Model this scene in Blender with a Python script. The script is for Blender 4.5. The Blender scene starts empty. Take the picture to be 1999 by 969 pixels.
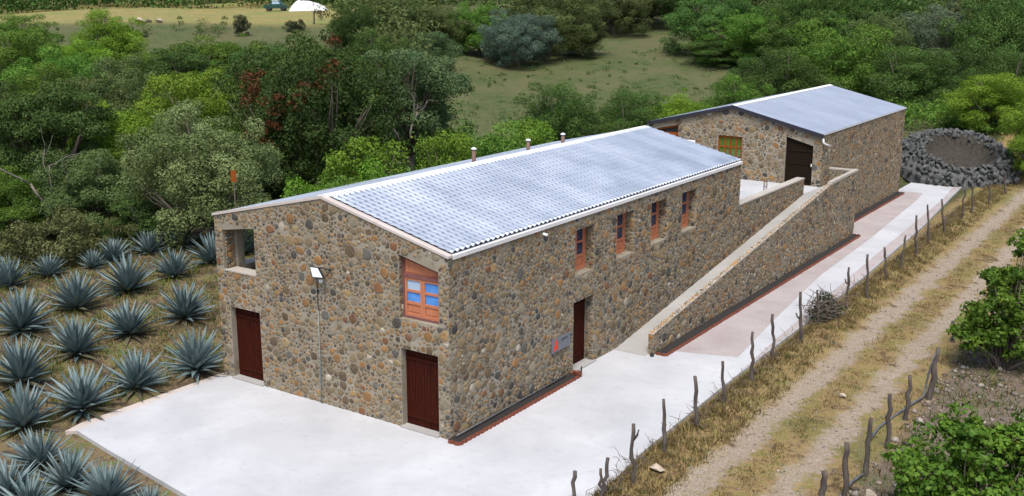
import bpy, bmesh, math, random
import numpy as np
from mathutils import Vector
from mathutils.geometry import tessellate_polygon

scene = bpy.context.scene
C = scene.collection
# ------------------------------------------------------------------ camera, sky, sun, exposure
CAM = (16.707, -21.4205, 11.989); YAW = 0.5992; PITCH = 0.2355
cd = bpy.data.cameras.new('camera'); cam = bpy.data.objects.new('camera', cd); C.objects.link(cam)
cam.location = CAM; cam.rotation_euler = (math.pi/2 - PITCH, 0, YAW)
cd.sensor_width = 36; cd.sensor_fit = 'HORIZONTAL'; cd.lens = 2051.44/1999*36; cd.clip_start = .2; cd.clip_end = 3000
scene.camera = cam
SUN_EL, SUN_AZ = math.radians(62), math.radians(150)      # azimuth clockwise from +Y: light from the front
world = bpy.data.worlds.new('World'); scene.world = world; world.use_nodes = True
wn = world.node_tree; bg = wn.nodes['Background']
sky = wn.nodes.new('ShaderNodeTexSky'); sky.sky_type = 'NISHITA'; sky.sun_disc = False
sky.sun_elevation = SUN_EL; sky.sun_rotation = SUN_AZ; sky.air_density = 1.0; sky.dust_density = 3.0; sky.ozone_density = 1.0
wn.links.new(sky.outputs[0], bg.inputs[0]); bg.inputs[1].default_value = .115
sl = bpy.data.lights.new('sun', 'SUN'); sl.energy = 2.1; sl.angle = math.radians(22); sl.color = (1, .96, .9)
sun = bpy.data.objects.new('sun', sl); C.objects.link(sun)
sdir = Vector((math.sin(SUN_AZ)*math.cos(SUN_EL), math.cos(SUN_AZ)*math.cos(SUN_EL), math.sin(SUN_EL)))
sun.rotation_euler = sdir.to_track_quat('Z', 'Y').to_euler(); sun.location = sdir*80
vs = scene.view_settings; vs.view_transform = 'Standard'; vs.look = 'None'; vs.exposure = 1.05; vs.gamma = 1; vs.use_curve_mapping = False

rng = np.random.default_rng(7); random.seed(7)

# ------------------------------------------------------------------ helpers
def tag(o, label=None, cat=None, group=None, kind=None):
    for k, v in (('label', label), ('category', cat), ('group', group), ('kind', kind)):
        if v: o[k] = v
    return o
def empty(name, loc=(0, 0, 0), rz=0):
    o = bpy.data.objects.new(name, None); C.objects.link(o); o.location = loc; o.rotation_euler = (0, 0, rz)
    o.empty_display_size = .2
    return o
def link(name, me, parent=None, loc=None):
    o = bpy.data.objects.new(name, me); C.objects.link(o)
    if parent is not None:
        o.parent = parent
        if loc is None and parent.type == 'EMPTY' and not parent.get('localparts'):
            pass
    if loc is not None: o.location = loc
    return o
def V3(*a): return np.array(a, float)

class MB:
    def __init__(s): s.v = []; s.f = []; s.c = []
    def n(s): return len(s.v)
    def add(s, vs, fs, col=None):
        k = len(s.v); s.v += [tuple(map(float, p)) for p in vs]; s.f += [tuple(i+k for i in f) for f in fs]
        if col is not None: s.c += [tuple(col)+(1,)]*len(vs)
        return s
    def box(s, x0, x1, y0, y1, z0, z1, col=None):
        return s.add([(x0,y0,z0),(x1,y0,z0),(x1,y1,z0),(x0,y1,z0),(x0,y0,z1),(x1,y0,z1),(x1,y1,z1),(x0,y1,z1)],
                     [(0,3,2,1),(4,5,6,7),(0,1,5,4),(1,2,6,5),(2,3,7,6),(3,0,4,7)], col)
    def bar(s, O, U, V, N, u0, u1, v0, v1, n0, n1, col=None):
        P = lambda u, v, n: O+U*u+V*v+N*n
        return s.add([P(u0,v0,n0),P(u1,v0,n0),P(u1,v1,n0),P(u0,v1,n0),P(u0,v0,n1),P(u1,v0,n1),P(u1,v1,n1),P(u0,v1,n1)],
                     [(0,3,2,1),(4,5,6,7),(0,1,5,4),(1,2,6,5),(2,3,7,6),(3,0,4,7)], col)
    def prism(s, O, U, V, N, loops, n0, n1, col=None):
        """closed prism from an outer loop and hole loops, spanning n0..n1 along N"""
        tl = [[Vector((p[0], p[1], 0)) for p in l] for l in loops]
        tris = tessellate_polygon(tl); flat = [p for l in loops for p in l]; m = len(flat)
        vs = [O+U*p[0]+V*p[1]+N*n1 for p in flat]+[O+U*p[0]+V*p[1]+N*n0 for p in flat]
        fs = []
        for a, b, c in tris:
            A, B, Cc = flat[a], flat[b], flat[c]
            if (B[0]-A[0])*(Cc[1]-A[1])-(B[1]-A[1])*(Cc[0]-A[0]) < 0: b, c = c, b
            fs.append((a, b, c)); fs.append((a+m, c+m, b+m))
        k = 0
        for l in loops:
            L = len(l)
            for i in range(L):
                j = (i+1) % L; fs.append((k+i, k+i+m, k+j+m, k+j))
            k += L
        return s.add(vs, fs, col)
    def tube(s, pts, rad, n=6, col=None, cap=True):
        pts = [np.array(p, float) for p in pts]; k = []
        vs = []; fs = []
        for i, p in enumerate(pts):
            d = pts[min(i+1, len(pts)-1)]-pts[max(i-1, 0)]; d = d/(np.linalg.norm(d)+1e-9)
            a = np.cross(d, (0, 0, 1) if abs(d[2]) < .9 else (1, 0, 0)); a /= np.linalg.norm(a); b = np.cross(d, a)
            r = rad[i] if hasattr(rad, '__len__') else rad
            for q in range(n):
                t = 2*math.pi*q/n; vs.append(p+(a*math.cos(t)+b*math.sin(t))*r)
        for i in range(len(pts)-1):
            for q in range(n):
                w = (q+1) % n; fs.append((i*n+q, i*n+w, (i+1)*n+w, (i+1)*n+q))
        if cap: fs.append(tuple(range(n-1, -1, -1))); fs.append(tuple((len(pts)-1)*n+q for q in range(n)))
        return s.add(vs, fs, col)
    def mesh(s, name, mat, smooth=False):
        me = bpy.data.meshes.new(name); me.from_pydata(s.v, [], s.f)
        if s.c:
            at = me.color_attributes.new('Col', 'FLOAT_COLOR', 'POINT'); at.data.foreach_set('color', np.array(s.c, np.float32).ravel())
        me.materials.append(mat)
        if smooth: me.polygons.foreach_set('use_smooth', [True]*len(me.polygons))
        me.update(); return me
    def build(s, name, mat, parent=None, smooth=False, loc=None):
        return link(name, s.mesh(name, mat, smooth), parent, loc)

def np_mesh(name, V, F, mat, col=None, smooth=False):
    """fast mesh from numpy arrays; F is (m,k)"""
    me = bpy.data.meshes.new(name); nv = len(V); m, k = F.shape
    me.vertices.add(nv); me.vertices.foreach_set('co', np.ascontiguousarray(V, np.float32).ravel())
    me.loops.add(m*k); me.loops.foreach_set('vertex_index', np.ascontiguousarray(F, np.int32).ravel())
    me.polygons.add(m); me.polygons.foreach_set('loop_start', np.arange(0, m*k, k, dtype=np.int32))
    me.polygons.foreach_set('loop_total', np.full(m, k, np.int32))
    if smooth: me.polygons.foreach_set('use_smooth', np.ones(m, bool))
    me.update(calc_edges=True)
    if col is not None:
        at = me.color_attributes.new('Col', 'FLOAT_COLOR', 'POINT'); at.data.foreach_set('color', np.ascontiguousarray(col, np.float32).ravel())
    me.materials.append(mat); me.validate(); return me

# ------------------------------------------------------------------ materials
class NT:
    def __init__(s, name):
        s.m = bpy.data.materials.new(name); s.m.use_nodes = True; s.t = s.m.node_tree; s.t.nodes.clear()
        s.out = s.t.nodes.new('ShaderNodeOutputMaterial')
    def node(s, typ, **kw):
        n = s.t.nodes.new(typ)
        for k, v in kw.items(): setattr(n, k, v)
        return n
    def set(s, sock, val):
        if isinstance(val, bpy.types.NodeSocket): s.t.links.new(val, sock)
        else: sock.default_value = val
    def math(s, op, a, b=0, c=None, clamp=False):
        n = s.node('ShaderNodeMath', operation=op); n.use_clamp = clamp
        s.set(n.inputs[0], a); s.set(n.inputs[1], b)
        if c is not None: s.set(n.inputs[2], c)
        return n.outputs[0]
    def noise(s, vec, scale, detail=4, rough=.55, dist=0):
        n = s.node('ShaderNodeTexNoise'); s.set(n.inputs['Vector'], vec); n.inputs['Scale'].default_value = scale
        n.inputs['Detail'].default_value = detail; n.inputs['Roughness'].default_value = rough; n.inputs['Distortion'].default_value = dist
        return n.outputs['Fac']
    def ramp(s, fac, stops):
        n = s.node('ShaderNodeValToRGB'); s.set(n.inputs[0], fac); e = n.color_ramp.elements
        while len(e) < len(stops): e.new(.5)
        for q, (p, c) in zip(e, stops): q.position = p; q.color = (*c, 1) if len(c) == 3 else c
        return n.outputs[0]
    def step(s, x, a, b):
        n = s.node('ShaderNodeMapRange', interpolation_type='SMOOTHSTEP'); s.set(n.inputs[0], x)
        n.inputs[1].default_value = a; n.inputs[2].default_value = b; n.inputs[3].default_value = 0; n.inputs[4].default_value = 1
        return n.outputs[0]
    def mix(s, f, a, b, mode='MIX'):
        n = s.node('ShaderNodeMix', data_type='RGBA', blend_type=mode); s.set(n.inputs[0], f)
        for i, q in ((6, a), (7, b)): s.set(n.inputs[i], q if isinstance(q, bpy.types.NodeSocket) else (*q, 1))
        return n.outputs[2]
    def obj(s): return s.node('ShaderNodeTexCoord').outputs['Object']
    def pos(s): return s.node('ShaderNodeNewGeometry').outputs['Position']
    def xyz(s, v): n = s.node('ShaderNodeSeparateXYZ'); s.set(n.inputs[0], v); return n.outputs
    def attr(s, name='Col'): return s.node('ShaderNodeAttribute', attribute_name=name)
    def bump(s, h, strength=.3, dist=.02):
        n = s.node('ShaderNodeBump'); n.inputs['Strength'].default_value = strength; n.inputs['Distance'].default_value = dist; s.set(n.inputs['Height'], h); return n.outputs[0]
    def principled(s, col, rough=.8, metal=0., spec=.5, normal=None):
        n = s.node('ShaderNodeBsdfPrincipled'); s.set(n.inputs['Base Color'], col if isinstance(col, bpy.types.NodeSocket) else (*col, 1))
        s.set(n.inputs['Roughness'], rough); s.set(n.inputs['Metallic'], metal); n.inputs['Specular IOR Level'].default_value = spec
        if normal is not None: s.t.links.new(normal, n.inputs['Normal'])
        s.t.links.new(n.outputs[0], s.out.inputs[0]); return s.m

def plain(name, a, b=None, scale=6, rough=.75, metal=0., spec=.4, bump=0, stretch=None):
    t = NT(name); v = t.pos()
    if stretch:
        mp = t.node('ShaderNodeMapping'); t.set(mp.inputs['Vector'], v); mp.inputs['Scale'].default_value = stretch; v = mp.outputs[0]
    f = t.noise(v, scale, 5, .6)
    b = b or tuple(c*.7 for c in a)
    col = t.ramp(f, [(.3, a), (.7, b)])
    return t.principled(col, rough, metal, spec, t.bump(f, bump) if bump else None)

MORTAR = None
def mk_mortar():
    t = NT('mortar'); v = t.pos(); f1 = t.noise(v, .7, 4, .6); f2 = t.noise(v, 14, 5, .7); f3 = t.noise(v, 2.6, 4, .6)
    c = t.ramp(f1, [(.3, (.185, .159, .116)), (.55, (.245, .217, .170)), (.75, (.285, .26, .216))])
    c = t.mix(t.step(f3, .5, .72), c, (.165, .132, .087))
    c = t.mix(t.math('MULTIPLY', t.step(f2, .55, .75), .5), c, (.095, .082, .066))
    return t.principled(c, .95, 0, .2, t.bump(f2, .6, .03))
def mk_stone():
    t = NT('wall_stone'); a = t.attr(); v = t.pos(); f = t.noise(v, 11, 5, .65); g = t.noise(v, 40, 3, .6)
    c = t.mix(t.math('MULTIPLY', t.step(f, .4, .75), .6), a.outputs['Color'], (.08, .068, .05))
    c = t.mix(t.math('MULTIPLY', t.step(f, .55, .3), .3), c, (.22, .2, .165))
    return t.principled(c, .85, 0, .3, t.bump(g, .35, .015))
def mk_concrete(name, a, b, c2):
    t = NT(name); v = t.pos(); f1 = t.noise(v, .35, 5, .6, .3); f2 = t.noise(v, 3, 5, .65); f3 = t.noise(v, 30, 3, .6)
    c = t.ramp(f1, [(.32, a), (.68, b)])
    c = t.mix(t.math('MULTIPLY', t.step(f2, .52, .75), .45), c, c2)
    return t.principled(c, t.math('ADD', t.math('MULTIPLY', f2, .3), .5), 0, .35, t.bump(f3, .15, .01))
def mk_leaf(name, lo, hi, trans=.28):
    t = NT(name); a = t.attr(); x = t.xyz(a.outputs['Color'])
    r = t.node('ShaderNodeObjectInfo').outputs['Random']
    col = t.mix(x[0], lo, hi)
    # a few yellowed leaves
    col = t.mix(t.math('MULTIPLY', t.step(x[1], .97, .985), .4), col, (.22, .17, .035))
    hs = t.node('ShaderNodeHueSaturation'); t.set(hs.inputs['Color'], col)
    t.set(hs.inputs['Value'], t.math('ADD', t.math('MULTIPLY', r, .35), .83)); t.set(hs.inputs['Hue'], t.math('ADD', t.math('MULTIPLY', r, .03), .485))
    col = hs.outputs[0]
    d = t.node('ShaderNodeBsdfDiffuse'); tr = t.node('ShaderNodeBsdfTranslucent'); g = t.node('ShaderNodeBsdfGlossy'); g.inputs['Roughness'].default_value = .5
    t.set(d.inputs[0], col); t.set(tr.inputs[0], col); g.inputs[0].default_value = (.5, .52, .5, 1)
    m = t.node('ShaderNodeMixShader'); m.inputs[0].default_value = trans; t.t.links.new(d.outputs[0], m.inputs[1]); t.t.links.new(tr.outputs[0], m.inputs[2])
    m2 = t.node('ShaderNodeMixShader'); m2.inputs[0].default_value = .012; t.t.links.new(m.outputs[0], m2.inputs[1]); t.t.links.new(g.outputs[0], m2.inputs[2])
    t.t.links.new(m2.outputs[0], t.out.inputs[0]); return t.m
def mk_roof(name, a, b):
    t = NT(name); v = t.pos(); r = t.node('ShaderNodeObjectInfo').outputs['Random']
    f1 = t.noise(v, .5, 5, .6, .4); f2 = t.noise(v, 5, 4, .6)
    c = t.ramp(t.math('ADD', t.math('MULTIPLY', f1, .85), t.math('MULTIPLY', r, .15)), [(.32, a), (.66, b)])
    c = t.mix(t.math('MULTIPLY', t.step(f2, .55, .8), .3), c, (.27, .29, .33))
    return t.principled(c, t.math('ADD', t.math('MULTIPLY', f2, .2), .26), .7, .5)
def mk_paver():
    t = NT('pink_paving'); v = t.pos(); f = t.noise(v, .6, 5, .6); g = t.noise(v, 9, 4, .7)
    c = t.ramp(f, [(.3, (.26, .225, .215)), (.7, (.34, .305, .297))])
    c = t.mix(t.math('MULTIPLY', t.step(g, .5, .7), .4), c, (.19, .15, .14))
    return t.principled(c, .85, 0, .3, t.bump(g, .4, .015))
def mk_wood(name, a, b, sx=(30, 30, 2.5), rough=.7):
    return plain(name, a, b, 1, rough, 0, .08, .15, sx)

MORTAR = mk_mortar(); STONE = mk_stone()
CONC = mk_concrete('pale_concrete', (.33, .335, .346), (.43, .435, .445), (.285, .29, .30))
RAMPC = mk_concrete('ramp_concrete', (.25, .243, .23), (.33, .322, .308), (.2, .194, .184))
COPE = mk_concrete('coping_mortar', (.30, .27, .23), (.40, .365, .32), (.2, .17, .13))
TRIM = mk_concrete('white_trim', (.50, .49, .48), (.60, .595, .59), (.38, .36, .34))
RAKE = mk_concrete('rake_mortar', (.38, .33, .30), (.46, .41, .385), (.26, .23, .2))
ROOF = mk_roof('roof_metal', (.37, .41, .465), (.58, .615, .66))
ROOF2 = mk_roof('roof_metal_plain', (.46, .49, .54), (.56, .59, .63))
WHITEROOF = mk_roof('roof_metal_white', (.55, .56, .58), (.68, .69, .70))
PAVER = mk_paver()
MAHOG = mk_wood('mahogany', (.050, .0085, .0035), (.016, .003, .0016))
DARKDOOR = mk_wood('dark_door_wood', (.016, .0095, .005), (.009, .0055, .003))
SALMON = mk_wood('salmon_wood', (.44, .18, .10), (.33, .115, .058))
SALMOND = mk_wood('salmon_wood_dark', (.20, .085, .08), (.13, .055, .055))
AMBER = mk_wood('amber_wood', (.24, .07, .014), (.16, .04, .007))
def mk_pane(name, col, rough, spec=.6, metal=0):
    t = NT(name); f = t.noise(t.pos(), 1.8, 3, .6); c = t.mix(t.step(f, .4, .75), col, tuple(min(1, q*1.25+.02) for q in col))
    return t.principled(c, rough, metal, spec)
BLUEREFL = mk_pane('blue_reflection_glass', (.06, .20, .50), .06, .7)  # blue sky reflection painted into the pane colour
PALEREFL = mk_pane('pale_reflection_glass', (.30, .40, .52), .08, .7)  # paler sky reflection, also painted as base colour
DARKREFL = mk_pane('dark_blue_reflection_glass', (.015, .026, .06), .05, .8)  # dark pane, its blue tint a painted sky reflection
GREENREFL = mk_pane('green_reflection_glass', (.05, .10, .012), .04, .9)  # reflected foliage painted as a green base colour on clear glass
DARKV = plain('dark_interior', (.012, .010, .009), (.008, .007, .006))
BLACKM = plain('black_metal', (.014, .014, .016), (.02, .02, .022), 8, .45)
LAMPW = plain('lamp_glass', (.62, .64, .66), (.52, .54, .56), 5, .25)
FASCIA = plain('fascia_dark', (.013, .012, .022), (.02, .018, .028), 5, .6)
PIPEW = plain('white_plastic', (.75, .75, .73), (.66, .66, .64), 4, .4)
RUSTP = plain('brown_pipe', (.10, .06, .045), (.15, .09, .07), 9, .7)
GREENPIPE = plain('grey_green_pipe', (.20, .26, .25), (.15, .19, .19), 5, .6)
HOSE = plain('grey_hose', (.06, .063, .07), (.11, .115, .12), 7, .45)
TERRA = plain('terracotta', (.155, .042, .020), (.095, .026, .013), 7, .85, bump=.2)
SOIL = plain('black_soil', (.012, .010, .009), (.022, .018, .015), 16, .95, bump=.6)
PLATE = plain('plate_grey', (.105, .112, .13), (.14, .148, .165), 3, .5)
RED = plain('emblem_red', (.62, .05, .015), (.5, .035, .012), 3, .6)
INK = plain('dark_ink', (.03, .032, .045), (.045, .045, .06), 3, .6)
PINKRED = plain('sign_red', (.45, .09, .11), (.38, .07, .09), 3, .6)
BARK = plain('bark', (.085, .065, .05), (.14, .115, .095), 8, .9, bump=.5)
PALEBARK = plain('pale_bark', (.12, .105, .09), (.18, .16, .135), 8, .9)
POST = plain('weathered_post', (.042, .033, .028), (.10, .082, .070), 9, .95, bump=.6, stretch=(1, 1, .25))
ROCKD = plain('dark_volcanic_rock', (.038, .041, .040), (.10, .104, .10), 4, .9, bump=.6)
ROCKT = plain('tan_rock', (.28, .22, .16), (.4, .34, .27), 7, .95, bump=.4)
PIT = plain('pit_dry_matting', (.055, .048, .037), (.008, .007, .006), 7, .95, bump=1.0, stretch=(1.6, 1.6, .5))
STRAWCOL = None
def mk_blade(name):
    t = NT(name); a = t.attr(); d = t.node('ShaderNodeBsdfDiffuse'); t.set(d.inputs[0], a.outputs['Color']); tr = t.node('ShaderNodeBsdfTranslucent'); t.set(tr.inputs[0], a.outputs['Color'])
    m = t.node('ShaderNodeMixShader'); m.inputs[0].default_value = .25; t.t.links.new(d.outputs[0], m.inputs[1]); t.t.links.new(tr.outputs[0], m.inputs[2]); t.t.links.new(m.outputs[0], t.out.inputs[0]); return t.m
BLADE = mk_blade('grass_blade')
def mk_agave():
    t = NT('agave_leaf'); r = t.node('ShaderNodeObjectInfo').outputs['Random']; x = t.xyz(t.obj())
    f = t.noise(t.pos(), 5, 3, .6)
    c = t.mix(r, (.060, .100, .102), (.145, .196, .196)); c = t.mix(t.math('MULTIPLY', t.step(f, .45, .75), .5), c, (.175, .228, .226))
    c = t.mix(t.step(x[0], .32, .02), c, (.045, .06, .028)); c = t.mix(t.step(x[0], 1.24, 1.34), c, (.05, .03, .02))
    return t.principled(c, .6, 0, .35)
AGAVE = mk_agave(); AGDRY = plain('agave_dry_leaf', (.10, .085, .05), (.055, .06, .035), 6, .9)
LEAF = {
 'dark': mk_leaf('leaf_dark', (0.020, 0.042, 0.012), (0.072, 0.132, 0.031)),
 'forest': mk_leaf('leaf_forest', (0.028, 0.063, 0.014), (0.097, 0.172, 0.040)),
 'dull': mk_leaf('leaf_dull', (0.046, 0.075, 0.023), (0.139, 0.182, 0.061)),
 'thin': mk_leaf('leaf_grey', (0.035, 0.067, 0.025), (0.112, 0.164, 0.066)),
 'fresh': mk_leaf('leaf_fresh', (0.039, 0.094, 0.013), (0.133, 0.234, 0.038)),
 'bright': mk_leaf('leaf_bright', (0.060, 0.130, 0.010), (0.196, 0.312, 0.035)),
 'lime': mk_leaf('leaf_lime', (0.044, 0.118, 0.01), (0.14, 0.25, 0.028)),
 'olive': mk_leaf('leaf_olive', (0.071, 0.100, 0.030), (0.204, 0.248, 0.101)),
 'blue': mk_leaf('leaf_blue', (0.048, 0.083, 0.059), (0.144, 0.213, 0.158)),
 'blueg': mk_leaf('leaf_bluegreen', (0.055, 0.085, 0.046), (0.145, 0.190, 0.108)),
 'shrub': mk_leaf('leaf_shrub', (.070, .085, .028), (.140, .150, .060)),
 'bushg': mk_leaf('leaf_bush', (.026, .075, .009), (.125, .225, .028)),
 'rust': mk_leaf('leaf_rust', (.040, .015, .007), (.085, .032, .014), .15),
 'shrubd': mk_leaf('leaf_darkshrub', (.016, .026, .012), (.038, .055, .026)),
 'bare': mk_leaf('leaf_sparse', (.06, .07, .03), (.12, .13, .06)),
}

# ------------------------------------------------------------------ terrain
def ss(a, b, t):
    t = np.clip((np.asarray(t, float)-a)/(b-a), 0, 1); return t*t*(3-2*t)
SY, CY_ = math.sin(YAW), math.cos(YAW)
def DS(x, y): return -(x-CAM[0])*SY+(y-CAM[1])*CY_, (x-CAM[0])*CY_+(y-CAM[1])*SY
def terr(x, y):
    x = np.asarray(x, float); y = np.asarray(y, float); D, S = DS(x, y)
    hl = -1.0*ss(48, 70, D)*(1-ss(80, 110, D))+8.2*ss(85, 150, D)+1.6*ss(150, 200, D)+.06*np.maximum(D-215, 0)
    hr = 0.6*ss(80, 110, D)+4.0*ss(105, 152, D)+.115*np.maximum(D-150, 0)
    hl = hl-1.7*ss(-62, -112, S)*ss(130, 190, D)+.35*np.sin(D*.07+S*.05)*np.sin(S*.09)*ss(95, 140, D)
    w = ss(-26, 4, S); z = hl*(1-w)+hr*w
    # mound that carries the stone ring beyond the second building
    z = z+np.clip(.72+(D-70)*.42, 0, 2.6)*ss(66, 67.5, D)*(1-ss(82, 100, D))*ss(22, 26.5, S)*(1-ss(36, 44, S))
    return z
def ground_z(x, y):
    x = np.asarray(x, float); y = np.asarray(y, float); z = terr(x, y)
    z = z+.05*np.sin(x*1.3+y*.7)*np.sin(y*.9-x*.4)*ss(3, 12, np.abs(x+2)+np.maximum(0, -y))*.6
    xr = 4.75-.0125*np.clip(y, 0, 200)                       # outer edge of the concrete lane
    slab = ss(-9.75, -9.3, x)*(1-ss(0, .35, x-xr))*ss(-6.7, -6.1, y+.15*(x+9.2)*0)*(1-ss(50.2, 51, y))
    bank = np.exp(-((x-xr-.75)/.55)**2)*.16*ss(-4, 1, y)*(1-ss(48, 55, y))
    front = -.2*ss(-2.5, -6, y)*(1-ss(4, 8, x))*(1-ss(-14, -20, x)*0)
    ruts = -.05*(np.exp(-((x-6.8)/.45)**2)+np.exp(-((x-8.75)/.45)**2))
    # low ridges the agave rows stand on
    rows = .10*np.cos((x+10.3)/4.75*2*math.pi)*(1-ss(-10.2, -9.4, x))*ss(-34, -27, x)*(1-ss(16, 24, y))*ss(-20, -8, y)
    return (z+bank+front+ruts+rows)*(1-slab)-.12*slab
def axis(a0, f0, f1, a1, fine, grow):
    c = list(np.arange(f0, f1, fine)); s = fine; x = f1
    up = []
    while x < a1: up.append(x); s *= grow; x += s
    up.append(a1); s = fine; x = f0-fine; dn = []
    while x > a0: dn.append(x); s *= grow; x -= s
    dn.append(a0)
    return np.array(dn[::-1]+c+up)
xs = axis(-600, -30, 16, 400, .3, 1.06); ys = axis(-80, -12, 58, 600, .3, 1.06)
X, Y = np.meshgrid(xs, ys, indexing='ij'); Z = ground_z(X, Y)
nx, ny = X.shape; idx = np.arange(nx*ny).reshape(nx, ny)
F = np.stack([idx[:-1, :-1], idx[1:, :-1], idx[1:, 1:], idx[:-1, 1:]], -1).reshape(-1, 4)
Dg, Sg = DS(X, Y)
agz = (1-ss(-9.3, -9.0, X))*ss(-30, -26, X)*(1-ss(15, 21, Y)); agz = np.maximum(agz, (1-ss(-5.2, -4.7, Y))*(1-ss(5, 7, X)))
straw = ss(140, 152, Dg)*(1-ss(-28, -18, Sg)); straw2 = ss(108, 125, Dg)*(1-ss(-24, -10, Sg))
mead = ss(84, 90, Dg)*ss(-24, -14, Sg)*(1-ss(28, 40, Sg)); mead = np.maximum(mead, straw2*(1-straw))
zone = np.stack([agz, straw, mead, np.ones_like(agz)], -1).reshape(-1, 4)
def mk_ground():
    t = NT('ground'); p = t.pos(); x, y, z = t.xyz(p); a = t.xyz(t.attr('Col').outputs['Color'])
    nb = t.noise(p, .12, 5, .6); nm = t.noise(p, .8, 5, .65); nf = t.noise(p, 4.5, 5, .7); nff = t.noise(p, 18, 4, .7); ns = t.noise(p, 45, 2, .6)
    mixn = t.math('ADD', t.math('MULTIPLY', nm, .55), t.math('MULTIPLY', nf, .45))
    mixn = t.math('MULTIPLY_ADD', t.math('SUBTRACT', mixn, .5), 1.7, .51)
    # woodland floor
    c = t.ramp(mixn, [(.35, (.035, .032, .018)), (.5, (.055, .058, .026)), (.68, (.085, .095, .032))])
    # field of agaves: bare soil, dry weeds, some green
    ag = t.ramp(mixn, [(.34, (.058, .044, .030)), (.45, (.095, .072, .044)), (.55, (.17, .125, .068)), (.61, (.085, .11, .032)), (.74, (.16, .12, .064))])
    ag = t.mix(t.math('MULTIPLY', t.step(nff, .52, .7), .55), ag, (.10, .07, .045))
    c = t.mix(a[0], c, ag)
    me = t.ramp(mixn, [(.34, (.030, .055, .016)), (.45, (.050, .074, .024)), (.55, (.075, .082, .034)), (.68, (.115, .095, .055))])
    me = t.mix(t.math('MULTIPLY', t.step(nm, .5, .62), .6), me, (.042, .068, .02)); me = t.mix(t.step(nb, .42, .6), me, t.mix(.5, me, (.105, .095, .048)))
    c = t.mix(a[2], c, me)
    st = t.ramp(mixn, [(.32, (.09, .125, .034)), (.42, (.165, .15, .052)), (.58, (.245, .19, .078)), (.72, (.14, .145, .045))])
    st = t.mix(t.step(nb, .47, .64), st, (.15, .165, .055))
    c = t.mix(a[1], c, st)
    # verge and lane on the right
    road = t.math('MULTIPLY', t.step(x, 3.2, 3.9), t.step(y, 120, 70))
    xw = t.math('ADD', x, t.math('MULTIPLY', t.math('SUBTRACT', nm, .5), 1.5)); xw = t.math('ADD', xw, t.math('MULTIPLY', t.math('SUBTRACT', nf, .5), 1.1))
    gr = t.ramp(mixn, [(.33, (.085, .06, .036)), (.40, (.16, .112, .056)), (.52, (.23, .165, .075)), (.60, (.14, .128, .042)), (.72, (.25, .182, .085))])
    gr = t.mix(t.math('MULTIPLY', t.step(nb, .50, .62), .6), gr, t.ramp(nf, [(.35, (.075, .095, .026)), (.65, (.14, .14, .048))]))
    gr = t.mix(t.math('MULTIPLY', t.step(nff, .55, .72), .5), gr, (.10, .068, .04))
    c = t.mix(road, c, gr)
    gv = t.ramp(nff, [(.30, (.13, .102, .077)), (.48, (.25, .203, .156)), (.62, (.32, .267, .214)), (.75, (.42, .375, .325))])
    gv = t.mix(t.math('MULTIPLY', t.step(ns, .6, .72), .6), gv, (.42, .39, .37))
    d1 = t.math('ABSOLUTE', t.math('SUBTRACT', xw, 6.8)); d2 = t.math('ABSOLUTE', t.math('SUBTRACT', xw, 8.75))
    tr = t.math('MAXIMUM', t.step(d1, .60, .22), t.step(d2, .52, .18)); tr = t.math('MULTIPLY', tr, road)
    c = t.mix(t.math('MULTIPLY', tr, t.math('ADD', .62, t.math('MULTIPLY', t.step(nf, .62, .4), .38))), c, gv)
    rk = t.ramp(nff, [(.3, (.06, .048, .036)), (.46, (.115, .09, .068)), (.6, (.17, .136, .108)), (.74, (.26, .22, .185))])
    rk = t.mix(t.math('MULTIPLY', t.step(nm, .52, .66), .5), rk, (.10, .105, .04))
    c = t.mix(t.math('MULTIPLY', t.step(xw, 9.9, 10.5), road), c, rk)
    h = t.math('ADD', t.math('MULTIPLY', nf, .6), t.math('MULTIPLY', nff, .4))
    return t.principled(c, .97, 0, .1, t.bump(h, .8, .08))
GROUND = mk_ground()
ground = link('ground', np_mesh('ground', np.stack([X, Y, Z], -1).reshape(-1, 3), F, GROUND, zone, True)); tag(ground, kind='structure')

# ------------------------------------------------------------------ paving
EX, EY, EZ = V3(1, 0, 0), V3(0, 1, 0), V3(0, 0, 1)
O0 = V3(0, 0, 0)
slab = [(-9.2, .2), (-9.2, -5.43), (-7.3, -5.74), (-3.33, -6.3), (5.7, -7.6), (5.25, -2), (4.78, 2), (4.67, 5), (4.55, 9.5), (4.5, 15.4), (4.34, 23.6), (3.85, 36.6), (3.2, 46), (2.92, 50.7), (-.15, 50.0), (-.15, .2)]
tag(MB().prism(O0, EX, EY, EZ, [slab], -.30, 0).build('concrete_pavement', CONC), kind='structure')
tag(MB().prism(O0, EX, EY, EZ, [[(-9.50, .1), (-9.62, -5.0), (-9.45, -5.62), (-9.204, -5.43), (-9.204, .1)]], -.3, -.03).build('pavement_border', RAKE), kind='structure')
pink1 = [(1.86, 10.35), (3.9, 11.0), (3.35, 16), (2.68, 23.2), (2.38, 32), (1.72, 43.8), (1.45, 46.5), (.05, 46.4), (.1, 32.3), (1.86, 32.2)]
pink2 = [(4.72, 10.2), (4.50, 9.6), (4.46, 15.4), (4.30, 23.6), (3.81, 36.6), (3.17, 46), (2.88, 50.6), (2.45, 50.5), (3.1, 45), (3.66, 31), (4.1, 21.5), (4.3, 16)]
pink2 = [(4.52, 9.6), (4.46, 15.4), (4.30, 23.6), (3.81, 36.6), (3.17, 46), (2.88, 50.6), (2.45, 50.5), (2.95, 45), (3.5, 31), (4.0, 20), (4.25, 14)]
tag(MB().prism(O0, EX, EY, EZ, [pink1], -.02, .005).build('pink_paving', PAVER), kind='structure')
tag(MB().prism(O0, EX, EY, EZ, [pink2], -.02, .005).build('pink_paving', PAVER), kind='structure')

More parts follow.
